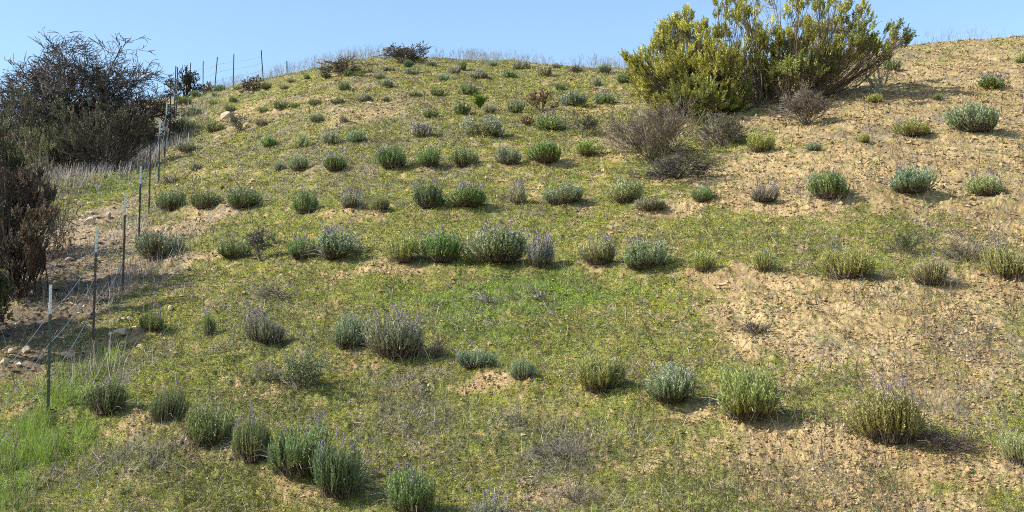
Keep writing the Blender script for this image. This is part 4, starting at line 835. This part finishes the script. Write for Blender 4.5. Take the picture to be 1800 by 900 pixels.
# ------------------------------------------------------------------ wire fence
POSTS = [(85, 735, 88, 500, 'green', 1), (164, 598, 169, 400, 'rust', 1), (216, 510, 220, 340, 'rust', 1), (244, 437, 247, 292, 'dark', 1), (262, 378, 264, 258, 'rust', 0), (279, 320, 281, 211, 'dark', 1), (289, 278, 293, 180, 'dark', 1),
         (298, 248, 300, 166, 'dark', 0), (306, 212, 309, 116, 'rust', 0), (310, 200, 312, 118, 'dark', 0), (334, 164, 335, 110, 'dark', 0), (357, 162, 357, 107, 'dark', 0), (377, 154, 382, 100, 'dark', 0), (410, 148, 411, 95, 'dark', 0), (463, 138, 459, 88, 'dark', 0), (505, 130, 504, 107, 'dark', 0)]
PC = {'green': (.045, .062, .035), 'rust': (.070, .045, .030), 'dark': (.045, .048, .040)}
def t_section(b, p0, p1, s, colr, rng):
    """a T shaped steel post from p0 to p1, flange towards the viewer, with studs"""
    d = unit((p1 - p0)[None])[0]; ex = np.array([1., .25, 0]); ex = unit((ex - d * ex.dot(d))[None])[0]; ey = np.cross(d, ex)
    def bar(x0, x1, y0, y1, a, c):
        cs = [(x0, y0), (x1, y0), (x1, y1), (x0, y1)]; V = [p0 + (p1 - p0) * a + ex * x * s + ey * q * s for x, q in cs] + [p0 + (p1 - p0) * c + ex * x * s + ey * q * s for x, q in cs]
        b.add(V, [[0, 1, 5, 4], [1, 2, 6, 5], [2, 3, 7, 6], [3, 0, 4, 7], [4, 5, 6, 7], [3, 2, 1, 0]], None, np.array(colr) * np.ones((8, 1)))
    bar(-.024, .024, -.004, .004, 0, 1); bar(-.004, .004, .0045, .040, 0, 1)
    n = int(np.linalg.norm(p1 - p0) / .055)
    for k in range(1, n): bar(-.008, .008, -.013, -.0045, k / n, k / n + .012 / max(np.linalg.norm(p1 - p0), .1) * 1.6)
fx, fy, fz = hit(POSTS[0][0], POSTS[0][1])
fence = thing('wire_fence', 'barbed wire fence of steel posts climbing the left slope and along the crest', 'fence', (fx, fy, fz)); FO = np.array([fx, fy, fz])
att = []; nr = np.random.default_rng(77)
for ub, vb, ut, vt, colk, tip in POSTS:
    x, y, z = hit(ub, vb); d0, d1 = pix_dir(ub, vb), pix_dir(ut, vt); top = np.array([y * d1[0] / d1[1], y + .02, y * d1[2] / d1[1]]); foot = np.array([x, y, z - .15]); s = .72 if y < 24 else (.8 if y < 40 else 1.0)
    b = MB(); f = .80 if tip else 1.0; m = foot + (top - foot) * (f - (.003 if tip else 0)); t_section(b, foot - FO, m - FO, s, PC[colk], nr); po = link('fence_post', b.mesh('fence_post', M_PAINT), fence)
    if tip:
        b = MB(); t_section(b, foot + (top - foot) * f - FO, top - FO, s, (.44, .50, .49), nr); link('painted_tip', b.mesh('painted_tip', M_PAINT), po)
    att.append((np.array([x, y, z]), top))
dv = att[0][0] - att[1][0]; pre = (att[0][0] + dv * 1.15 + np.array([-.3, 0, 0])); pre[2] = gh(pre[0], pre[1]); att0 = [(pre, pre + np.array([0, 0, 1.5]))] + att
for hgt in (.30, .55, .78):
    b = MB(); A = []; B = []
    for (f0, t0), (f1, t1) in zip(att0[:-1], att0[1:]):
        a = f0 + (t0 - f0) * hgt; c = f1 + (t1 - f1) * hgt; n = 8; L = np.linalg.norm(c - a)
        pts = [a + (c - a) * k / n + np.array([0, -.02, -.025 * L * 4 * (k / n) * (1 - k / n)]) for k in range(n + 1)]
        A += pts[:-1]; B += pts[1:]
    A = np.array(A) - FO; B = np.array(B) - FO; yy = np.clip((A[:, 1] + FO[1]) / 15, 1, 2.6)
    b.tubes(A, B, .0027 * yy, .0027 * yy, (.36, .36, .36)); link('wire', b.mesh('wire', M_WIRE), fence)

# ------------------------------------------------------------------ single rocks and litter
def rock(u, v, wp, hp, seed, label, colr=(.42, .34, .24), group='pale rocks by the fence and on the slope'):
    rng = np.random.default_rng(seed); x, y, z = hit(u, v); pm = y / F_PX; import bmesh
    bm = bmesh.new(); bmesh.ops.create_icosphere(bm, subdivisions=3, radius=.5); V = np.array([q.co[:] for q in bm.verts])
    for k in range(9):
        n = unit(rng.normal(size=3)[None])[0]; dd = rng.uniform(.22, .42); h = V @ n; V = V - np.outer(np.maximum(h - dd, 0), n)
    V = V + .02 * (rng.random(V.shape) - .5); V = V - (V.max(0) + V.min(0)) / 2; V = V / (V.max(0) - V.min(0)) * [wp * pm, max(wp * .7, hp) * pm, hp * pm * 1.35]; V[:, 2] += hp * pm * .35
    T = np.array([[q.index for q in f.verts] for f in bm.faces]); bm.free()
    me = mesh_from('rock', V, [T], M_STONE, np.array(colr) * rng.uniform(.9, 1.1, (len(V), 1))); tag(link('rock', me, None, (x, y, z)), label, 'rock', group)
for i, a in enumerate([
    (158, 395, 22, 15, 'largest blocky pale rock on the track left of the fence'), (143, 362, 14, 8, 'slanted flat pale stone above the largest track rock'), (157, 360, 12, 5, 'small flat pale stone next to the slanted one'),
    (190, 385, 8, 13, 'upright narrow pale stone right of the largest track rock'), (157, 376, 15, 5, 'flat tan slab just above the largest track rock'), (95, 418, 10, 5, 'pale stone at the shaded edge of the thicket'),
    (122, 457, 16, 5, 'long flat pale stone in the shade left of the second fence post'), (86, 486, 10, 7, 'yellowish round stone above the nearest white post tip'), (160, 444, 14, 4, 'white flat stone touching the second fence post'),
    (211, 588, 24, 12, 'yellowish angular rock right of the second post foot'), (215, 563, 10, 6, 'small pale stone upper left of a matching one by the shade edge'), (228, 562, 11, 6, 'small pale stone next to the violet flowered little lavender'),
    (118, 627, 20, 9, 'yellowish smooth rock in green grass right of the nearest post'), (46, 618, 18, 10, 'tan rock pile piece left of the nearest post'), (20, 620, 12, 8, 'squarish pale rock near the left edge'), (8, 640, 16, 9, 'pale rock cut by the left edge'),
    (70, 630, 12, 8, 'pale rock just left of the nearest post'), (20, 575, 10, 8, 'whitish rock in the shade near the left edge'), (300, 545, 10, 8, 'reddish tan rock right of the shaded track'), (247, 612, 14, 7, 'brown tan rock below the little violet lavender'),
    (399, 207, 24, 12, 'large pale rock on the upper left slope'), (550, 221, 8, 4, 'pale stone at the foot of a dark bush'), (631, 184, 8, 4, 'whitish stone left of a grey green bush'), (650, 183, 9, 4, 'pale stone right of the grey green bush'),
    (1075, 402, 9, 5, 'small pale stone on the bare strip in the middle'), (200, 266, 9, 7, 'pale tan stone in dry grass beyond the fence'), (1268, 502, 16, 4, 'flat pale stone on the mossy slope right of the middle')]):
    rock(*a[:4], 700 + i, a[4])
def scrap():
    x, y, z = hit(1668, 501); rng = np.random.default_rng(5); n = 9; xs = np.linspace(-.10, .10, n); ys = np.linspace(-.07, .07, 6); X, Y = np.meshgrid(xs, ys)
    Z = .03 + .05 * vnoise(X * 22, Y * 22, 3) + .02 * vnoise(X * 60, Y * 60, 4); i = np.arange(X.size).reshape(X.shape); Q = np.stack([i[:-1, :-1], i[:-1, 1:], i[1:, 1:], i[1:, :-1]], -1).reshape(-1, 4)
    X = X * (.8 + .4 * vnoise(X * 30, Y * 30, 5)); V = np.stack([X, Y, Z], -1).reshape(-1, 3); V2 = np.concatenate([V, V - [0, 0, .004]])
    me = mesh_from('paper_scrap', V2, [np.concatenate([Q, Q[:, ::-1] + len(V)])], M_PAINT, np.full((len(V2), 3), .78), True); tag(link('paper_scrap', me, None, (x, y, z)), 'crumpled white scrap lying by a pale thin lavender', 'litter')
scrap()

def plant_litter():
    rng = np.random.default_rng(8); b = MB()
    for x, y, r in LITTER:
        if y > 45: continue
        n = int(90 * min(1, 22 / y)); a = rng.uniform(0, 6.28, n); q = r * (.75 + .75 * rng.random(n)); px = x + q * np.cos(a); py = y + q * np.sin(a); z, N = slope_frame(px, py); s_ = np.full(n, max(.85, min(y / 13, 2.2)))
        D = rng.normal(size=(n, 3)); D = unit(D - N * (D * N).sum(1, keepdims=True) + N * rng.uniform(0, 1.6, (n, 1)) ** 2); g = np.array([.17, .14, .105]) * rng.uniform(.3, 1.7, (n, 1))
        ribbons(b, np.stack([px, py, z], -1), D, rng.normal(0, .4, (n, 3)), rng.uniform(.04, .16, n), rng.uniform(.003, .005, n) * s_, g, rng, 2, .5)
    tag(link('plant_litter', b.mesh('plant_litter', M_DRY)), 'fallen dry stems and leaf litter round the feet of the bushes', 'plant litter', kind='stuff')
plant_litter()
